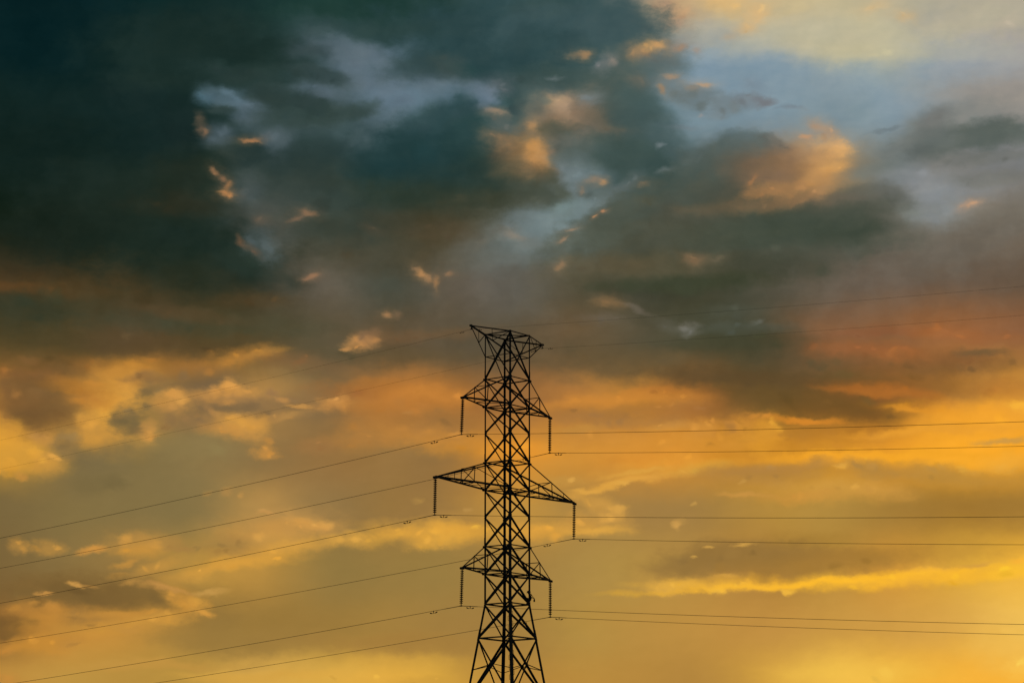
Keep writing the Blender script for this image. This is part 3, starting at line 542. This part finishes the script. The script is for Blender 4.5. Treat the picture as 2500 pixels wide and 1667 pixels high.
# ------------------------------------------------------------------ helpers
def link(name, me, m, parent=None, kind=None, label=None):
    if me.materials: me.materials[0] = m
    else: me.materials.append(m)
    o = bpy.data.objects.new(name, me); COL.objects.link(o)
    if parent is not None: o.parent = parent
    if kind: o['kind'] = kind
    if label: o['label'] = label
    return o
def tag(o, label, cat, group=None):
    o['label'] = label; o['category'] = cat
    if group: o['group'] = group
    return o
def empty(name, loc, parent=None, rz=0.0):
    o = bpy.data.objects.new(name, None); COL.objects.link(o)
    o.empty_display_size = 0.3; o.location = loc; o.rotation_euler = (0, 0, rz)
    if parent is not None: o.parent = parent
    return o
def mesh(name, v, f):
    me = bpy.data.meshes.new(name); me.from_pydata([tuple(p) for p in v], [], f); me.update(); return me
def angle_bar(name, a, b, f1, f2, w, t, m, parent, w2=None):
    """a rolled steel angle from a to b: one flange along f1, the other along f2"""
    a, b = Vector(a), Vector(b); ax = (b-a).normalized()
    f1 = Vector(f1); f1 = (f1 - ax*f1.dot(ax)).normalized()
    f2 = Vector(f2); f2 = f2 - ax*f2.dot(ax); f2 = (f2 - f1*f2.dot(f1)).normalized()
    w2 = w2 or w
    prof = [(0, 0), (w, 0), (w, t), (t, t), (t, w2), (0, w2)]
    v = [p + f1*x + f2*y for p in (a, b) for x, y in prof]
    f = [(i, (i+1) % 6, 6+(i+1) % 6, 6+i) for i in range(6)] + [(5, 4, 3, 0), (3, 2, 1, 0), (6, 9, 10, 11), (6, 7, 8, 9)]
    return link(name, mesh(name, v, f), m, parent)
def plate(name, c, x, y, w, h, t, m, parent, cut=0.3):
    """a clipped gusset plate centred at c in the plane of x and y"""
    c, x, y = Vector(c), Vector(x).normalized(), Vector(y); y = (y - x*y.dot(x)).normalized(); n = x.cross(y)
    k = cut
    ring = [(-.5, -.5+k), (-.5+k, -.5), (.5-k, -.5), (.5, -.5+k), (.5, .5-k), (.5-k, .5), (-.5+k, .5), (-.5, .5-k)]
    v = [c + x*a*w + y*b*h + n*s*t/2 for s in (-1, 1) for a, b in ring]
    f = [tuple(range(7, -1, -1)), tuple(range(8, 16))] + [(i, (i+1) % 8, 8+(i+1) % 8, 8+i) for i in range(8)]
    return link(name, mesh(name, v, f), m, parent)
def tube_data(pts, r, n=6, closed_ends=True):
    pts = [Vector(p) for p in pts]; v = []; f = []
    rr = r if isinstance(r, (list, tuple)) else [r]*len(pts)
    for i, p in enumerate(pts):
        d = (pts[min(i+1, len(pts)-1)] - pts[max(i-1, 0)]).normalized()
        s = d.cross(Vector((0, 0, 1)))
        s = s.normalized() if s.length > 1e-4 else Vector((1, 0, 0))
        q = s.cross(d).normalized()
        for k in range(n):
            a = 2*math.pi*k/n
            v.append(p + s*math.cos(a)*rr[i] + q*math.sin(a)*rr[i])
    for i in range(len(pts)-1):
        for k in range(n):
            f.append((i*n+k, i*n+(k+1) % n, (i+1)*n+(k+1) % n, (i+1)*n+k))
    if closed_ends:
        f.append(tuple(range(n-1, -1, -1))); f.append(tuple(range((len(pts)-1)*n, len(pts)*n)))
    return v, f
def tube(name, pts, r, m, parent, n=6):
    return link(name, mesh(name, *tube_data(pts, r, n)), m, parent)
def lathe_mesh(name, prof, n=20):
    v = []; f = []
    for r, z in prof:
        for k in range(n):
            a = 2*math.pi*k/n; v.append((r*math.cos(a), r*math.sin(a), z))
    for i in range(len(prof)-1):
        for k in range(n): f.append((i*n+k, i*n+(k+1) % n, (i+1)*n+(k+1) % n, (i+1)*n+k))
    f.append(tuple(range(n-1, -1, -1))); f.append(tuple(range((len(prof)-1)*n, len(prof)*n)))
    me = mesh(name, v, f); me.shade_smooth(); return me
def box_data(c, s, x=(1, 0, 0), y=(0, 1, 0)):
    c, x, y = Vector(c), Vector(x).normalized(), Vector(y).normalized(); z = x.cross(y)
    v = [c + x*a*s[0]/2 + y*b*s[1]/2 + z*d*s[2]/2 for d in (-1, 1) for a, b in ((-1, -1), (1, -1), (1, 1), (-1, 1))]
    f = [(3, 2, 1, 0), (4, 5, 6, 7), (0, 1, 5, 4), (1, 2, 6, 5), (2, 3, 7, 6), (3, 0, 4, 7)]
    return v, f
def bevel(o, w, seg=2):
    bm = bmesh.new(); bm.from_mesh(o.data)
    bmesh.ops.bevel(bm, geom=bm.edges[:], offset=w, segments=seg, affect='EDGES')
    bm.to_mesh(o.data); bm.free()

# ------------------------------------------------------------------ ground
gv = []; gf = []; rings = [0, 20, 60, 150, 350, 800, 1800, 4000, 9000]
rnd = random.Random(3); seg = 36
for r in rings:
    for k in range(seg):
        a = 2*math.pi*k/seg
        gv.append((r*math.sin(a), r*math.cos(a)+150, 0.0 if r < 300 else rnd.uniform(-0.004, 0.002)*r))
for i in range(len(rings)-1):
    for k in range(seg): gf.append((i*seg+k, (i+1)*seg+k, (i+1)*seg+(k+1) % seg, i*seg+(k+1) % seg))
link('ground', mesh('ground', gv, gf), GRASS, kind='structure')

# ------------------------------------------------------------------ the tower, in its own frame: x along the line, y along the arms, z up
YAW = R(37.669)
TX, TY = -0.3716, 193.073
TW = empty('transmission_tower', (TX, TY, 0), rz=-YAW)
tag(TW, 'tall black lattice steel pylon with three pairs of cross arms', 'pylon')
# local y points away from the camera-left arms, so arms with negative y come towards the viewer
E0 = EYE
def lv(z): return z + E0
Z = dict(T0=41.36, T1=39.51, T2=37.67, T3=35.37, T4=33.27, T5=30.90, T6=28.66, T7=26.53, T8=24.19, T9=21.98, T10=19.63,
         T11=16.97, T12=11.90, T13=5.60, T14=-1.35)
Z = {k: lv(v) for k, v in Z.items()}
SLOPE = 0.136
def half(z): return 1.30 if z >= Z['T10'] else 1.30 + (Z['T10']-z)*SLOPE
CN = {'a': (-1, -1), 'b': (1, -1), 'c': (1, 1), 'd': (-1, 1)}      # a left, b near, c right, d far
def corner(k, z):
    h = half(z); return Vector((CN[k][0]*h, CN[k][1]*h, z))
LEGW = [('T14', 'T13', .215), ('T13', 'T11', .205), ('T11', 'T10', .19), ('T10', 'T8', .17), ('T8', 'T5', .15), ('T5', 'T2', .13), ('T2', 'T0', .11)]
for k, (sx, sy) in CN.items():
    leg = empty('leg', (0, 0, 0), TW)
    for z0, z1, w in LEGW:
        a, b = corner(k, Z[z0]), corner(k, Z[z1])
        angle_bar('leg_section', a, b + (b-a).normalized()*(0.12 if z1 != 'T0' else 0.05), (-sx, 0, 0), (0, -sy, 0), w, w*0.13, STEEL, leg)
    # splice angles outside each joint of two sections
    for zn, w in (('T11', .20), ('T8', .165), ('T5', .145), ('T2', .125)):
        c = corner(k, Z[zn]+0.25); d = (corner(k, Z[zn]+0.55)-corner(k, Z[zn]+0.2)).normalized()
        o = Vector((sx, sy, 0))*0.012
        angle_bar('splice_angle', c-d*.45+o, c+d*.45+o, (-sx, 0, 0), (0, -sy, 0), w, .012, STEEL, leg)
    f = corner(k, 0.0)
    fo = link('footing', lathe_mesh('footing', [(.62, -.5), (.62, .05), (.5, .28), (.42, .32)], 4), CONC, TW)
    fo.location = (f.x, f.y, 0); fo.rotation_euler = (0, 0, R(45))

FACES = {'ab': (0, -1, 0), 'bc': (1, 0, 0), 'cd': (0, 1, 0), 'da': (-1, 0, 0)}   # outward normals
WIDE = {'bc', 'da'}                                                # the faces across the line are braced heavier
def brace(name, a, b, out, w, parent=TW, side=1, inset=0.0):
    a, b, out = Vector(a), Vector(b), Vector(out)
    ax = (b-a).normalized()
    inpl = out.cross(ax).normalized()
    if inpl.z < 0: inpl = -inpl
    off = -out*inset - inpl*w/2
    return angle_bar(name, a+off, b+off, inpl, -out, w, max(.006, w*.11), STEEL, parent)
PANELS = [('T0', 'T2'), ('T2', 'T3'), ('T3', 'T4'), ('T4', 'T5'), ('T5', 'T6'), ('T6', 'T7'), ('T7', 'T8'), ('T8', 'T9'), ('T9', 'T10'),
          ('T10', 'T11'), ('T11', 'T12'), ('T12', 'T13'), ('T13', 'T14')]
def pw(z): return 0.110 + 0.048*max(0.0, min(1.0, (Z['T0']-z)/26.0))
for t, b in PANELS:
    zt, zb = Z[t], Z[b]
    for fc, n in FACES.items():
        p, q = fc
        w = pw(zb)*(0.88 if fc in WIDE else 0.90)
        e = 0.03
        brace('diagonal_brace', corner(p, zt-e), corner(q, zb+e), n, w, inset=.004)
        brace('diagonal_brace', corner(q, zt-e), corner(p, zb+e), n, w, inset=.03)
        # gusset plates where the diagonals meet the legs, and a small one at the crossing
        if t not in ('T12', 'T13'):
            tdir = (corner(q, zt)-corner(p, zt)).normalized()
            for k, sg in ((p, 1), (q, -1)):
                c = corner(k, zb) + tdir*sg*.13 - Vector(n)*.016
                plate('gusset_plate', c, tdir, (0, 0, 1), .20, .26, .010, STEEL, TW)
for zn in ('T0', 'T1', 'T2', 'T3', 'T5', 'T6', 'T8', 'T9', 'T10', 'T11', 'T12', 'T13'):
    z = Z[zn]
    w = {'T1': .065, 'T10': .11, 'T11': .115, 'T12': .12, 'T13': .12, 'T2': .09}.get(zn, .095)
    for fc, n in FACES.items():
        p, q = fc
        a, b = corner(p, z), corner(q, z); a.z = b.z = z + w*.35
        angle_bar('horizontal_brace', a-Vector(n)*.06, b-Vector(n)*.06, (0, 0, -1), tuple(-Vector(n)), w, .008, STEEL, TW)
    if zn in ('T0', 'T3', 'T6', 'T9'):
        a, b = corner('a', z), corner('c', z)
        angle_bar('plan_brace', a, b, (0, 0, -1), (1, -1, 0), .07, .006, STEEL, TW)
    if zn in ('T2', 'T3', 'T5', 'T6', 'T8', 'T9', 'T10', 'T11', 'T12'):
        a, b = corner('b', z-.02), corner('d', z-.02)
        angle_bar('plan_brace', a, b, (0, 0, -1), (1, 1, 0), .075, .006, STEEL, TW)
# redundant members of the panel under T11: legs held to the crossings of the diagonals
zc = lv(14.85); zm = lv(14.42)
for fc, n in FACES.items():
    p, q = fc
    c = (corner(p, zc)+corner(q, zc))/2
    for k in (p, q):
        angle_bar('redundant_brace', corner(k, zm), c - Vector(n)*.05, (0, 0, 1), tuple(-Vector(n)), .055, .006, STEEL, TW)
    plate('gusset_plate', c - Vector(n)*.03, (corner(q, zc)-corner(p, zc)), (0, 0, 1), .34, .34, .012, STEEL, TW)

# ---- cross arms
def web(a, b, s): return Vector(a).lerp(Vector(b), s)
def cross_arm(sy, reach_, zt, zb, long_arm):
    arm = empty('cross_arm', (0, 0, 0), TW)
    near, other = (('a', 'b') if sy < 0 else ('c', 'd'))           # point symmetry about the axis
    tip = Vector((0, sy*reach_, zb))
    out = Vector((0, sy, 0))
    B = [corner(near, zb), corner(other, zb)]; T = [corner(near, zt), corner(other, zt)]
    cw, tw, ww = (.145, .105, .058) if long_arm else (.125, .095, .056)
    sgn = [Vector((1 if B[i].x < 0 else -1, 0, 0)) for i in (0, 1)]
    for i in (0, 1):
        e = Vector((-sgn[i].x*.06, 0, 0))
        angle_bar('bottom_chord', B[i], tip+e, sgn[i], (0, 0, 1), cw, .011, STEEL, arm)
        angle_bar('top_chord', T[i], tip+e+Vector((0, 0, .08)), sgn[i], (0, 0, -1), tw, .008, STEEL, arm)
    def bar(name, a, b, w=ww, f2=None):
        ax = (Vector(b)-Vector(a)).normalized()
        f1 = Vector((0, 0, 1)) if abs(ax.z) < .9 else Vector((1, 0, 0))
        angle_bar(name, a, b, f1, f2 or ax.cross(f1), w, .005, STEEL, arm)
    bot = lambda i, s: web(tip, B[i], s)
    top = lambda i, s: web(tip+Vector((0, 0, .08)), T[i], s)
    s = .53
    if not long_arm:
        for i in (0, 1): bar('strut', top(i, s), bot(i, s-.02))
        bar('strut', top(0, s), top(1, s)); bar('strut', bot(0, s), bot(1, s))
        bar('web_brace', top(0, s), bot(1, s))
        bar('web_brace', bot(0, s), B[1], .05); bar('web_brace', bot(0, s), bot(1, .28), .04)
    else:
        for i in (0, 1):
            bar('strut', top(i, .52), bot(i, .51), .05)
            bar('strut', top(i, .25), bot(i, .25), .035)
        bar('strut', top(0, .52), top(1, .52), .05); bar('strut', bot(0, .51), bot(1, .51))
        bar('web_brace', top(0, .52), B[0], .075); bar('web_brace', top(1, .52), B[1], .055)
        bar('web_brace', top(1, .52), bot(0, .51))
        q = [.28, .36, .44, .51, .62, .74, .86, .97]
        for j in range(len(q)-1):
            bar('plan_brace', bot(j % 2, q[j]), bot((j+1) % 2, q[j+1]), .04)
    for i in (0, 1):
        plate('gusset_plate', B[i]+out*.16+Vector((0, 0, .03)), (0, 1, 0), (0, 0, 1), .30, .24, .012, STEEL, arm)
        plate('gusset_plate', T[i]+out*.10-Vector((0, 0, .06)), (0, 1, 0), (0, 0, 1), .20, .20, .012, STEEL, arm)
    # tip plates and hanger
    for ex in (-.06, .06):
        plate('tip_plate', tip+Vector((ex, sy*.04, -.02)), (0, 1, 0), (0, 0, 1), .42, .20, .014, STEEL, arm, .22)
    return arm, tip
tips = {}
for key, reach_, zt, zb, lg in (('upper', 5.70, 'T2', 'T3', False), ('middle', 9.02, 'T5', 'T6', True), ('lower', 5.68, 'T8', 'T9', False)):
    for sy in (-1, 1): tips[key, sy] = cross_arm(sy, reach_, Z[zt], Z[zb], lg)[1]

def peak_arm(sy):
    arm = empty('shield_wire_arm', (0, 0, 0), TW)
    near, other = (('a', 'b') if sy < 0 else ('c', 'd'))
    tip = Vector((0, sy*4.68, Z['T0'])); out = Vector((0, sy, 0))
    T = [corner(near, Z['T0']), corner(other, Z['T0'])]; Bm = [corner(near, Z['T1']), corner(other, Z['T1'])]
    low = tip - Vector((0, 0, .10))
    for i in (0, 1):
        sg = Vector((1 if T[i].x < 0 else -1, 0, 0)); e = -sg*.05
        angle_bar('top_chord', T[i], tip+e, sg, (0, 0, -1), .105, .009, STEEL, arm)
        angle_bar('bottom_chord', Bm[i], low+e, sg, (0, 0, 1), .085, .007, STEEL, arm)
        t, b = web(tip, T[i], .52), web(low, Bm[i], .54)
        angle_bar('strut', t, b, (1, 0, 0), (0, 1, 0), .052, .005, STEEL, arm)
        angle_bar('web_brace', b, T[i]-Vector((0, 0, .08)), (1, 0, 0), (0, 0, 1), .052, .005, STEEL, arm)
    for ex in (-.05, .05):
        plate('tip_plate', tip+Vector((ex, sy*.03, -.04)), (0, 1, 0), (0, 0, 1), .30, .18, .012, STEEL, arm, .25)
    return tip
for sy in (-1, 1): tips['peak', sy] = peak_arm(sy)

# ---- step irons up the near leg: bent rods, first to one side and then to the other
so = []
for j in range(44):
    z = Z['T10'] - .30 - j*.385
    if z < 2.6: break
    c = corner('b', z); s = 1 if j % 2 == 0 else -1
    d = Vector((0, 1, 0)) if s > 0 else Vector((-1, 0, 0))         # along the flange planes of that leg
    o = Vector((.012, -.012, 0))
    root = c + d*(.12) + o
    up = Vector((-SLOPE*.37, SLOPE*.37, .37))
    arm_ = d*.15
    if not so:
        so.append(1)
    tube('step_iron', [root, root+arm_*.9, root+arm_+up*.06, root+arm_+up*.94, root+arm_*.9+up, root+up], .016, STEEL, TW, 5)

# ------------------------------------------------------------------ from tower frame to the world
TWM = Matrix.Translation((TX, TY, 0)) @ Matrix.Rotation(-YAW, 4, 'Z')
def world(p): return TWM @ Vector(p)
UDIR = (TWM.to_3x3() @ Vector((1, 0, 0))).normalized()

# ------------------------------------------------------------------ insulator strings
DISC = lathe_mesh('disc', [(.022, .0), (.040, -.004), (.056, -.012), (.066, -.040), (.092, -.048), (.134, -.062), (.144, -.082), (.140, -.104),
                           (.104, -.098), (.074, -.112), (.044, -.114), (.026, -.146)], 18)
NAMES = {('upper', -1): 'topmost cross arm, nearer the viewer on the left', ('upper', 1): 'topmost cross arm, on the right',
         ('middle', -1): 'long middle cross arm on the left', ('middle', 1): 'long middle cross arm on the right',
         ('lower', -1): 'lowest cross arm on the left', ('lower', 1): 'lowest cross arm on the right, above the small fitting'}
LEAN = {('upper', -1): -.13, ('upper', 1): -.03, ('middle', -1): -.05, ('middle', 1): -.06, ('lower', -1): -.10, ('lower', 1): -.02}
GRP = 'insulator strings under the cross arms'
hook = mesh('shackle', *tube_data([(0, 0, -.06), (.03, 0, -.03), (.03, 0, .05), (0, 0, .08), (-.03, 0, .05), (-.03, 0, -.03), (0, 0, -.06), (0, 0, -.15)], .011, 6))
cl = bmesh.new()
for v, f in (box_data((0, 0, -.02), (.07, .05, .16)), box_data((0, 0, -.12), (.34, .075, .08))):
    vs = [cl.verts.new(p) for p in v]
    for q in f: cl.faces.new([vs[i] for i in q])
for v in cl.verts:
    if v.co.z < -.13 and abs(v.co.x) > .1: v.co.x *= .45
bmesh.ops.bevel(cl, geom=cl.edges[:], offset=.012, segments=2, affect='EDGES')
clamp_me = bpy.data.meshes.new('suspension_clamp'); cl.to_mesh(clamp_me); cl.free()
LABEL_INS = {('upper', -1): 'disc insulator string under the short top arm at left', ('upper', 1): 'disc insulator string under the short top arm at right',
             ('middle', -1): 'disc insulator string under the long middle arm at left', ('middle', 1): 'disc insulator string under the long middle arm at right',
             ('lower', -1): 'disc insulator string under the short lowest arm at left', ('lower', 1): 'disc insulator string under the short lowest arm at right'}
clampz = {}
for key in LABEL_INS:
    tip = world(tips[key]); tilt = LEAN[key]
    root = empty('insulator_string', tip)
    low = tip + UDIR*tilt + Vector((0, 0, -2.87))
    root.rotation_mode = 'QUATERNION'
    root.rotation_quaternion = (tip-low).to_track_quat('Z', 'X')
    # turn the clamp along the line
    rm = Matrix.Identity(3); zax = (tip-low).normalized(); yax = zax.cross(UDIR).normalized(); xax = yax.cross(zax)
    root.rotation_quaternion = Matrix((xax, yax, zax)).transposed().to_quaternion()
    tag(root, LABEL_INS[key], 'insulator', GRP)
    link('shackle', hook, IRON, root)
    for i in range(18):
        d = link('disc', DISC, GLAZE, root); d.location = (0, 0, -.15 - i*.1445)
    c = link('suspension_clamp', clamp_me, IRON, root); c.location = (0, 0, -2.80)
    clampz[key] = low

# ------------------------------------------------------------------ wires
def sag(key, t):
    if key == 'peak': return -.081*t + 2.3e-4*t*t if t >= 0 else .0635*t + 1.4e-4*t*t
    return -.0985*t + 2.35e-4*t*t if t >= 0 else .0848*t + 2.3e-4*t*t
LABEL_W = {('peak', -1): 'thin shield wire over the left peak tip, topmost wire of all', ('peak', 1): 'thin shield wire under the right peak tip, second wire from the top',
           ('upper', -1): 'power cable held by the string of the left top arm', ('upper', 1): 'power cable held by the string of the right top arm',
           ('middle', -1): 'power cable held by the string of the long left arm', ('middle', 1): 'power cable held by the string of the long right arm',
           ('lower', -1): 'power cable held by the string of the left lowest arm', ('lower', 1): 'power cable held by the string of the right lowest arm'}
wire_at = {}
for key, lab in LABEL_W.items():
    k, sy = key
    if k == 'peak':
        base = world(tips[key]) + Vector((0, 0, -.34)); r = .006
    else:
        base = clampz[key] + Vector((0, 0, -.04)); r = .0165
    pt = lambda t, base=base, k=k: base + UDIR*t + Vector((0, 0, sag(k, t)))
    wire_at[key] = pt
    ts = [-368+i*8 for i in range(40)] + [-48+i*3 for i in range(16)] + [-1.2, -.6, -.25, 0, .25, .6, 1.2] + [3+i*3 for i in range(15)] + [50+i*8 for i in range(46)]
    w = empty('shield_wire' if k == 'peak' else 'power_cable', base)
    tag(w, lab, 'wire', 'shield wires over the peak' if k == 'peak' else 'power cables of the line')
    tube('strand', [pt(t)-base for t in ts], r, ALU, w, 6)
    ar = 1.0 if k == 'peak' else 1.7
    tube('armour_rod', [pt(t)-base for t in (-ar, -ar*.9, -ar*.5, -.2, 0, .2, ar*.5, ar*.9, ar)], [r*1.1, r*1.45] + [r*1.5]*5 + [r*1.45, r*1.1], ALU, w, 7)
    if k == 'peak':
        h = empty('wire_clamp', world(tips[key]) + Vector((0, 0, -.10)), rz=-YAW)
        tag(h, 'small hanging clamp at the tip of the %s peak arm' % ('left' if sy < 0 else 'right'), 'clamp', 'shield wire clamps')
        sh = link('shackle', hook, IRON, h); sh.scale = (.9, .9, .9); sh.location = (0, 0, 0)
        cc = link('clamp_body', clamp_me, IRON, h); cc.location = (0, 0, -.13); cc.scale = (.9, .9, .85)

# ------------------------------------------------------------------ vibration dampers: two weights on a short bowed cable
dw = lathe_mesh('weight', [(.014, -.02), (.034, 0), (.040, .06), (.042, .16), (.034, .20), (.016, .215)], 10)
mess = mesh('messenger_cable', *tube_data([(-.33, 0, -.125), (-.2, 0, -.165), (0, 0, -.175), (.2, 0, -.165), (.33, 0, -.125)], .012, 6))
dc = bmesh.new()
for v, f in (box_data((0, 0, -.01), (.07, .075, .07)), box_data((0, 0, -.10), (.045, .04, .17))):
    vs = [dc.verts.new(p) for p in v]
    for q in f: dc.faces.new([vs[i] for i in q])
bmesh.ops.bevel(dc, geom=dc.edges[:], offset=.008, segments=1, affect='EDGES')
dclamp = bpy.data.meshes.new('damper_clamp'); dc.to_mesh(dclamp); dc.free()
D_WHERE = {'upper': 'top arm cable', 'middle': 'long middle arm cable', 'lower': 'lowest arm cable', 'peak': 'shield wire'}
for key in LABEL_W:
    k, sy = key
    for t in ((-2.75, .90) if k != 'peak' else (-.95, .85)):
        p = wire_at[key](t); q = wire_at[key](t+.2)
        root = empty('vibration_damper', p)
        x = (q-p).normalized(); y = Vector((0, 0, 1)).cross(x).normalized(); z = x.cross(y)
        root.rotation_mode = 'QUATERNION'; root.rotation_quaternion = Matrix((x, y, z)).transposed().to_quaternion()
        sc = 1.0 if k != 'peak' else .62
        root.scale = (sc, sc, sc)
        side = 'left' if sy < 0 else 'right'
        tag(root, 'dumbbell damper on the %s %s, %s its clamp' % (side, D_WHERE[k], 'left of' if t < 0 else 'right of'), 'damper', 'vibration dampers on the wires')
        link('messenger_cable', mess, IRON, root); link('clamp', dclamp, IRON, root)
        for s in (-1, 1):
            wgt = link('weight', dw, IRON, root)
            wgt.location = (s*.17, 0, -.168); wgt.rotation_euler = (0, s*R(90-16), 0)

# ------------------------------------------------------------------ the person crouching at the right corner leg
NAVY = material('dark_coverall', (0.020, 0.022, 0.030), 0.9, 0.0, 0.25, 14.0, 0.1)
SKIN = material('skin', (0.16, 0.09, 0.06), 0.6, 0.0, 0.12, 18.0)
HELM = material('dark_helmet', (0.035, 0.030, 0.025), 0.5, 0.0, 0.1, 6.0)
CANV = material('canvas_pouch', (0.035, 0.030, 0.022), 0.9, 0.0, 0.25, 22.0, 0.15)
rj = world(corner('c', Z['T10']))
PO = Vector((rj.x - .07, rj.y - .21, rj.z + .035))
MAN = empty('person', PO)
tag(MAN, 'small figure in helmet and dark coverall crouching on the tower leg, pouch behind', 'person')
SV, SE, SR, SN = [], [], [], []
def joint(p, r, prev=None, r2=None):
    SV.append(Vector(p)); SR.append((r, r2 or r))
    if prev is not None: SE.append((prev, len(SV)-1))
    return len(SV)-1
pel = joint((.09, 0, .37), .115, None, .15)
spi = joint((.06, 0, .50), .105, pel, .14)
che = joint((.02, 0, .62), .115, spi, .16)
nec = joint((-.025, 0, .755), .055, che)
hea = joint((-.05, 0, .85), .086, nec)
crn = joint((-.045, 0, .94), .098, hea)
jaw = joint((-.115, 0, .815), .034, hea)
nos = joint((-.145, 0, .865), .016, hea)
def fingers(w, dirv, side):
    d = Vector(dirv).normalized(); up = Vector((0, 0, 1)); s = d.cross(up).normalized(); u = s.cross(d)
    palm = joint(SV[w] + d*.075, .022, w, .034)
    for j, (ln, off) in enumerate(((.068, .030), (.078, .010), (.072, -.010), (.056, -.029))):
        root = joint(SV[palm] + u*off + d*.012, .0095, palm)
        m1 = joint(SV[root] + d*ln*.5, .0090, root)
        joint(SV[m1] + (d*.45 + s*side*.9).normalized()*ln*.55, .0080, m1)
    t1 = joint(SV[w] + d*.035 + u*.040 + s*side*.012, .011, w)
    joint(SV[t1] + (d + u*.3 + s*side*.8).normalized()*.05, .009, t1)
for y in (-1, 1):
    hip = joint((.08, y*.10, .33), .088, pel)
    kne = joint((-.27, y*.135, .475), .062, hip)
    shk = joint((-.17, y*.125, .27), .056, kne)
    ank = joint((-.075, y*.11, .085), .042, shk)
    joint((-.06, y*.11, .045), .045, ank)
    joint((-.20, y*.13, .035), .040, ank, .036)
    sh = joint((0.0, y*.185, .665), .068, che)
    if y < 0:
        el = joint((.165, -.215, .475), .047, sh)
        wr = joint((.320, -.150, .470), .030, el)
        fingers(wr, (.55, .35, -.75), 1)
    else:
        el = joint((.10, .30, .47), .047, sh)
        wr = joint((.135, .235, .695), .030, el)
        fingers(wr, (-.25, -.10, .9), -1)
bme = bpy.data.meshes.new('body'); bme.from_pydata([tuple(v) for v in SV], SE, []); bme.update()
bo = bpy.data.objects.new('body', bme); COL.objects.link(bo)
bo.modifiers.new('skin', 'SKIN').use_smooth_shade = True
for i, sv_ in enumerate(bme.skin_vertices[0].data):
    sv_.radius = SR[i]; sv_.use_root = (i == 0)
sub = bo.modifiers.new('smooth', 'SUBSURF'); sub.levels = sub.render_levels = 2
bpy.context.view_layer.update()
fin = bpy.data.meshes.new_from_object(bo.evaluated_get(bpy.context.evaluated_depsgraph_get()))
bo.modifiers.clear(); bo.data = fin; bo.parent = MAN
fin.materials.clear(); fin.materials.append(NAVY); fin.materials.append(SKIN)
hands = [SV[i] for i in range(len(SV)) if SR[i][0] < .024]
for p in fin.polygons:
    c = p.center
    if c.z > .765 or any((c-h).length < .035 for h in hands if h.z < .765): p.material_index = 1
hm = link('helmet', lathe_mesh('helmet', [(.122, 0), (.126, .012), (.120, .03), (.108, .085), (.078, .125), (.040, .142), (.012, .146)], 20), HELM, MAN)
hm.location = (-.050, 0, .905); hm.scale = (1.30, 1.10, 1.12); hm.rotation_euler = (0, R(-6), 0)
brim = link('helmet_brim', lathe_mesh('helmet_brim', [(.10, 0), (.142, -.006), (.144, 0), (.10, .012)], 20), HELM, hm)
brim.location = (-.020, 0, .004)
ft = mesh('boot', *tube_data([(.012, 0, .175), (.010, 0, .12), (.004, 0, .07), (-.045, 0, .048), (-.11, 0, .042), (-.165, 0, .036), (-.19, 0, .034)],
                             [.056, .056, .060, .056, .050, .040, .020], 12))
for p_ in ft.vertices: p_.co.z = max(p_.co.z, 0.0)
ft.shade_smooth()
for y in (-1, 1):
    b_ = link('boot', ft, IRON, MAN); b_.location = (-.075, y*.115, -.005)
PCH = empty('tool_pouch', PO + Vector((.375, -.10, .16)))
tag(PCH, 'drop shaped dark pouch on a strap behind the crouching person', 'pouch')
link('bag', lathe_mesh('bag', [(.02, 0), (.055, .012), (.072, .06), (.066, .14), (.048, .20), (.030, .225)], 14), CANV, PCH)
tube('strap', [Vector((.0, 0, .22)), Vector((-.06, .01, .32)), Vector((-.19, .03, .53)), Vector((-.285, .06, .645)), Vector((-.33, .09, .685))], .022, CANV, PCH, 6)
